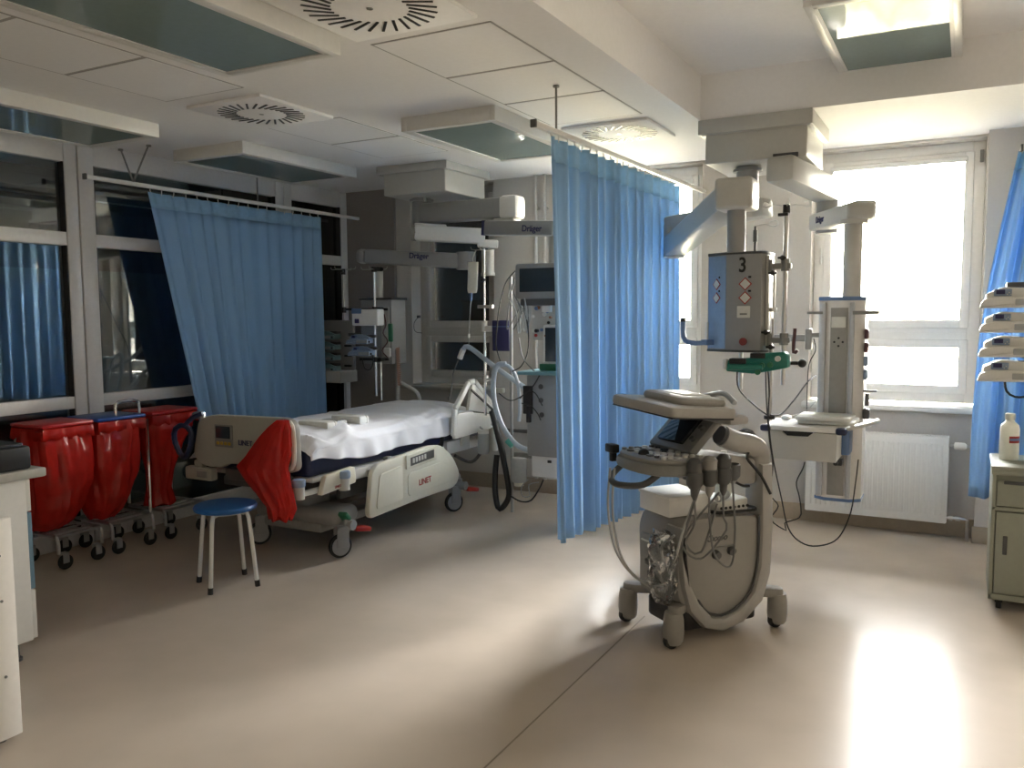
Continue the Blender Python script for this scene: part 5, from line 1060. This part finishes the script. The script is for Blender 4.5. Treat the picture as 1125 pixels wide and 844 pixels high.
# inclined touch screen
sl = basis((.0, 0, 0), (1, 0, 0), (0, 1, 0))
def incl(p0, p1, y0, y1, th, mm, nm, par, r=.01):
    a, b = Vector((p0[0], 0, p0[1])), Vector((p1[0], 0, p1[1])); 
    m = U(); c = (a+b)/2; d = (b-a); m.bar(Vector((a.x, (y0+y1)/2, a.z)), Vector((b.x, (y0+y1)/2, b.z)), y1-y0, th, r, up=(d.z, 0, -d.x)); return m.build(nm, mm, par)
tp = incl((.20, .865), (.01, 1.045), -.155, .175, .045, M_grey, 'touch_panel', us, .015)
incl((.195, .905), (.045, 1.045), -.095, .095, .026, M_screen, 'screen', tp, .004)
for k in range(3): m = U(); m.cyl((.165-.05*k, .138, .925+.048*k), (.178-.05*k, .138, .939+.048*k), .012); m.build('dial', M_dgrey, tp)
# folded monitor lying on top like a lid
Tm = UM @ Matrix.Translation((.20, .10, 1.075)) @ Matrix.Rotation(math.radians(-4), 4, 'Y') @ Matrix.Rotation(math.radians(-2), 4, 'X')
m = MB(Tm); m.prism(round_poly([(-.115, -.245), (.235, -.245), (.235, .25), (-.115, .25)], .04), -.018, .028, 'z', .014); mon = m.build('monitor', M_cart, us)
m = MB(Tm); m.prism(round_poly([(-.10, -.19), (.12, -.17), (.13, .17), (-.10, .20)], .05), .02, .062, 'z', .018); m.build('monitor_back', M_cart, mon)
m = MB(Tm); m.b2((-.09, -.12, .058), (.06, .08, .066), .004); m.build('paper_sheet', M_paper, mon) if False else m.build('back_cover', M_white, mon)
m = MB(Tm); m.b2((-.10, -.235, -.024), (.225, .24, -.016), .003); m.build('screen_bezel', M_black, mon)
m = MB(Tm); m.tube([(-.10, .02, .055), (-.125, .12, .08), (-.11, .22, .05)], .012); m.build('monitor_handle', M_boomg, mon)
m = U(); m.cyl((-.02, .02, .93), (.0, .03, 1.05), .04, n=24); m.b2((-.02, -.04, 1.005), (.09, .30, 1.045), .018); m.build('monitor_hinge', M_cart, us)
# probes in the side holders
PR = [((.28, .30, .815), M_dgrey), ((.20, .30, .82), M_grey), ((.12, .295, .82), M_dgrey), ((.06, .28, .83), M_boomg)]
for i, (c, mm) in enumerate(PR):
    m = U(); m.lathe([(.022, c[2]-.07), (.036, c[2]-.05), (.036, c[2]+.0), (.030, c[2]+.004), (.028, c[2]-.04)], (c[0], c[1], 0), 16); m.b2((c[0]-.012, c[1]-.07, c[2]-.04), (c[0]+.012, c[1]-.02, c[2]-.01), .004); m.build('probe_cup', M_dgrey, us)
t0 = ['ultrasound probe in the front cup of the cart, wide head', 'ultrasound probe in the second cup of the cart', 'ultrasound probe in the third cup, nearest the neck of the cart']
drop = [[(.30, .27, .50), (.24, .30, .46), (.14, .28, .66)], [(.19, .33, .45), (.06, .28, .37), (-.02, .21, .50), (.06, .28, .76)], [(.12, .32, .55), (.22, .27, .42), (.28, .22, .50), (.10, .24, .70)]]
for i in range(3):
    c = PR[i][0]
    t = thing('ultrasound_probe', t0[i], 'ultrasound probe', UM @ Vector((c[0], c[1], c[2]-.10)), math.atan2(-.8, -.6), 'probes of the ultrasound cart')
    m = U(); m.lathe([(0, c[2]+.065), (.018, c[2]+.062), (.034, c[2]+.045), (.032, c[2]+.01), (.02, c[2]-.04), (.016, c[2]-.10), (.006, c[2]-.12), (0, c[2]-.12)][::-1], (c[0], c[1], 0), 16); m.build('head', PR[i][1] if i != 1 else M_beige, t)
    m = U(); m.tube([(c[0], c[1], c[2]-.11), (c[0]+.0, c[1]+.005, c[2]-.22)]+drop[i], .005, n=6); m.build('lead', M_gcable, t)
for i, (lab, pts) in enumerate((('pale cable falling from the front left of the console to the cart base', [(.47, -.08, .79), (.475, -.09, .60), (.44, -.08, .40), (.36, -.03, .27), (.31, .06, .26)]),
    ('second pale cable beside it, falling from the console to the front panel', [(.46, -.06, .79), (.465, -.065, .58), (.42, -.05, .36), (.34, .02, .25), (.30, .12, .27)]),
    ('looped pale cable on the front right corner of the cart', [(.31, .20, .52), (.33, .13, .45), (.32, .16, .37), (.32, .22, .42), (.30, .24, .53), (.26, .24, .62), (.20, .25, .78)]),
    ('grey cable running straight down the front edge of the cart', [(.24, .30, .78), (.28, .24, .55), (.30, .19, .38), (.30, .18, .24)]))):
    c = cable(lab, [UM @ Vector(p) for p in pts], .006, M_wcable if i != 3 else M_gcable)
t = thing('bag', 'crumpled clear plastic bag hanging on the front corner of the ultrasound cart', 'plastic bag', UM @ Vector((.32, .12, .2)))
rows = [(.50, .08, .05), (.44, .10, .06), (.36, .075, .045), (.28, .10, .05), (.20, .05, .03)]
R_ = []
for i in range(18):
    z = .52-.32*i/17; w_ = np.interp(z, [.20, .28, .36, .44, .50], [.045, .095, .075, .095, .06]); d_ = w_*.45
    R_.append([UM @ Vector((.325+d_*math.sin(a)*(1+.25*math.sin(5*a+i)), .13+w_*math.cos(a)*(1+.2*math.sin(7*a-1.3*i)), z+.008*math.sin(3*a+i))) for a in [2*PI*k/28 for k in range(28)]])
mb = MB(); mb.loft(R_); o = mb.build('film', glass_mat('thin_clear_film', (.84, .85, .85), 1.6, .06, 1.4), t)
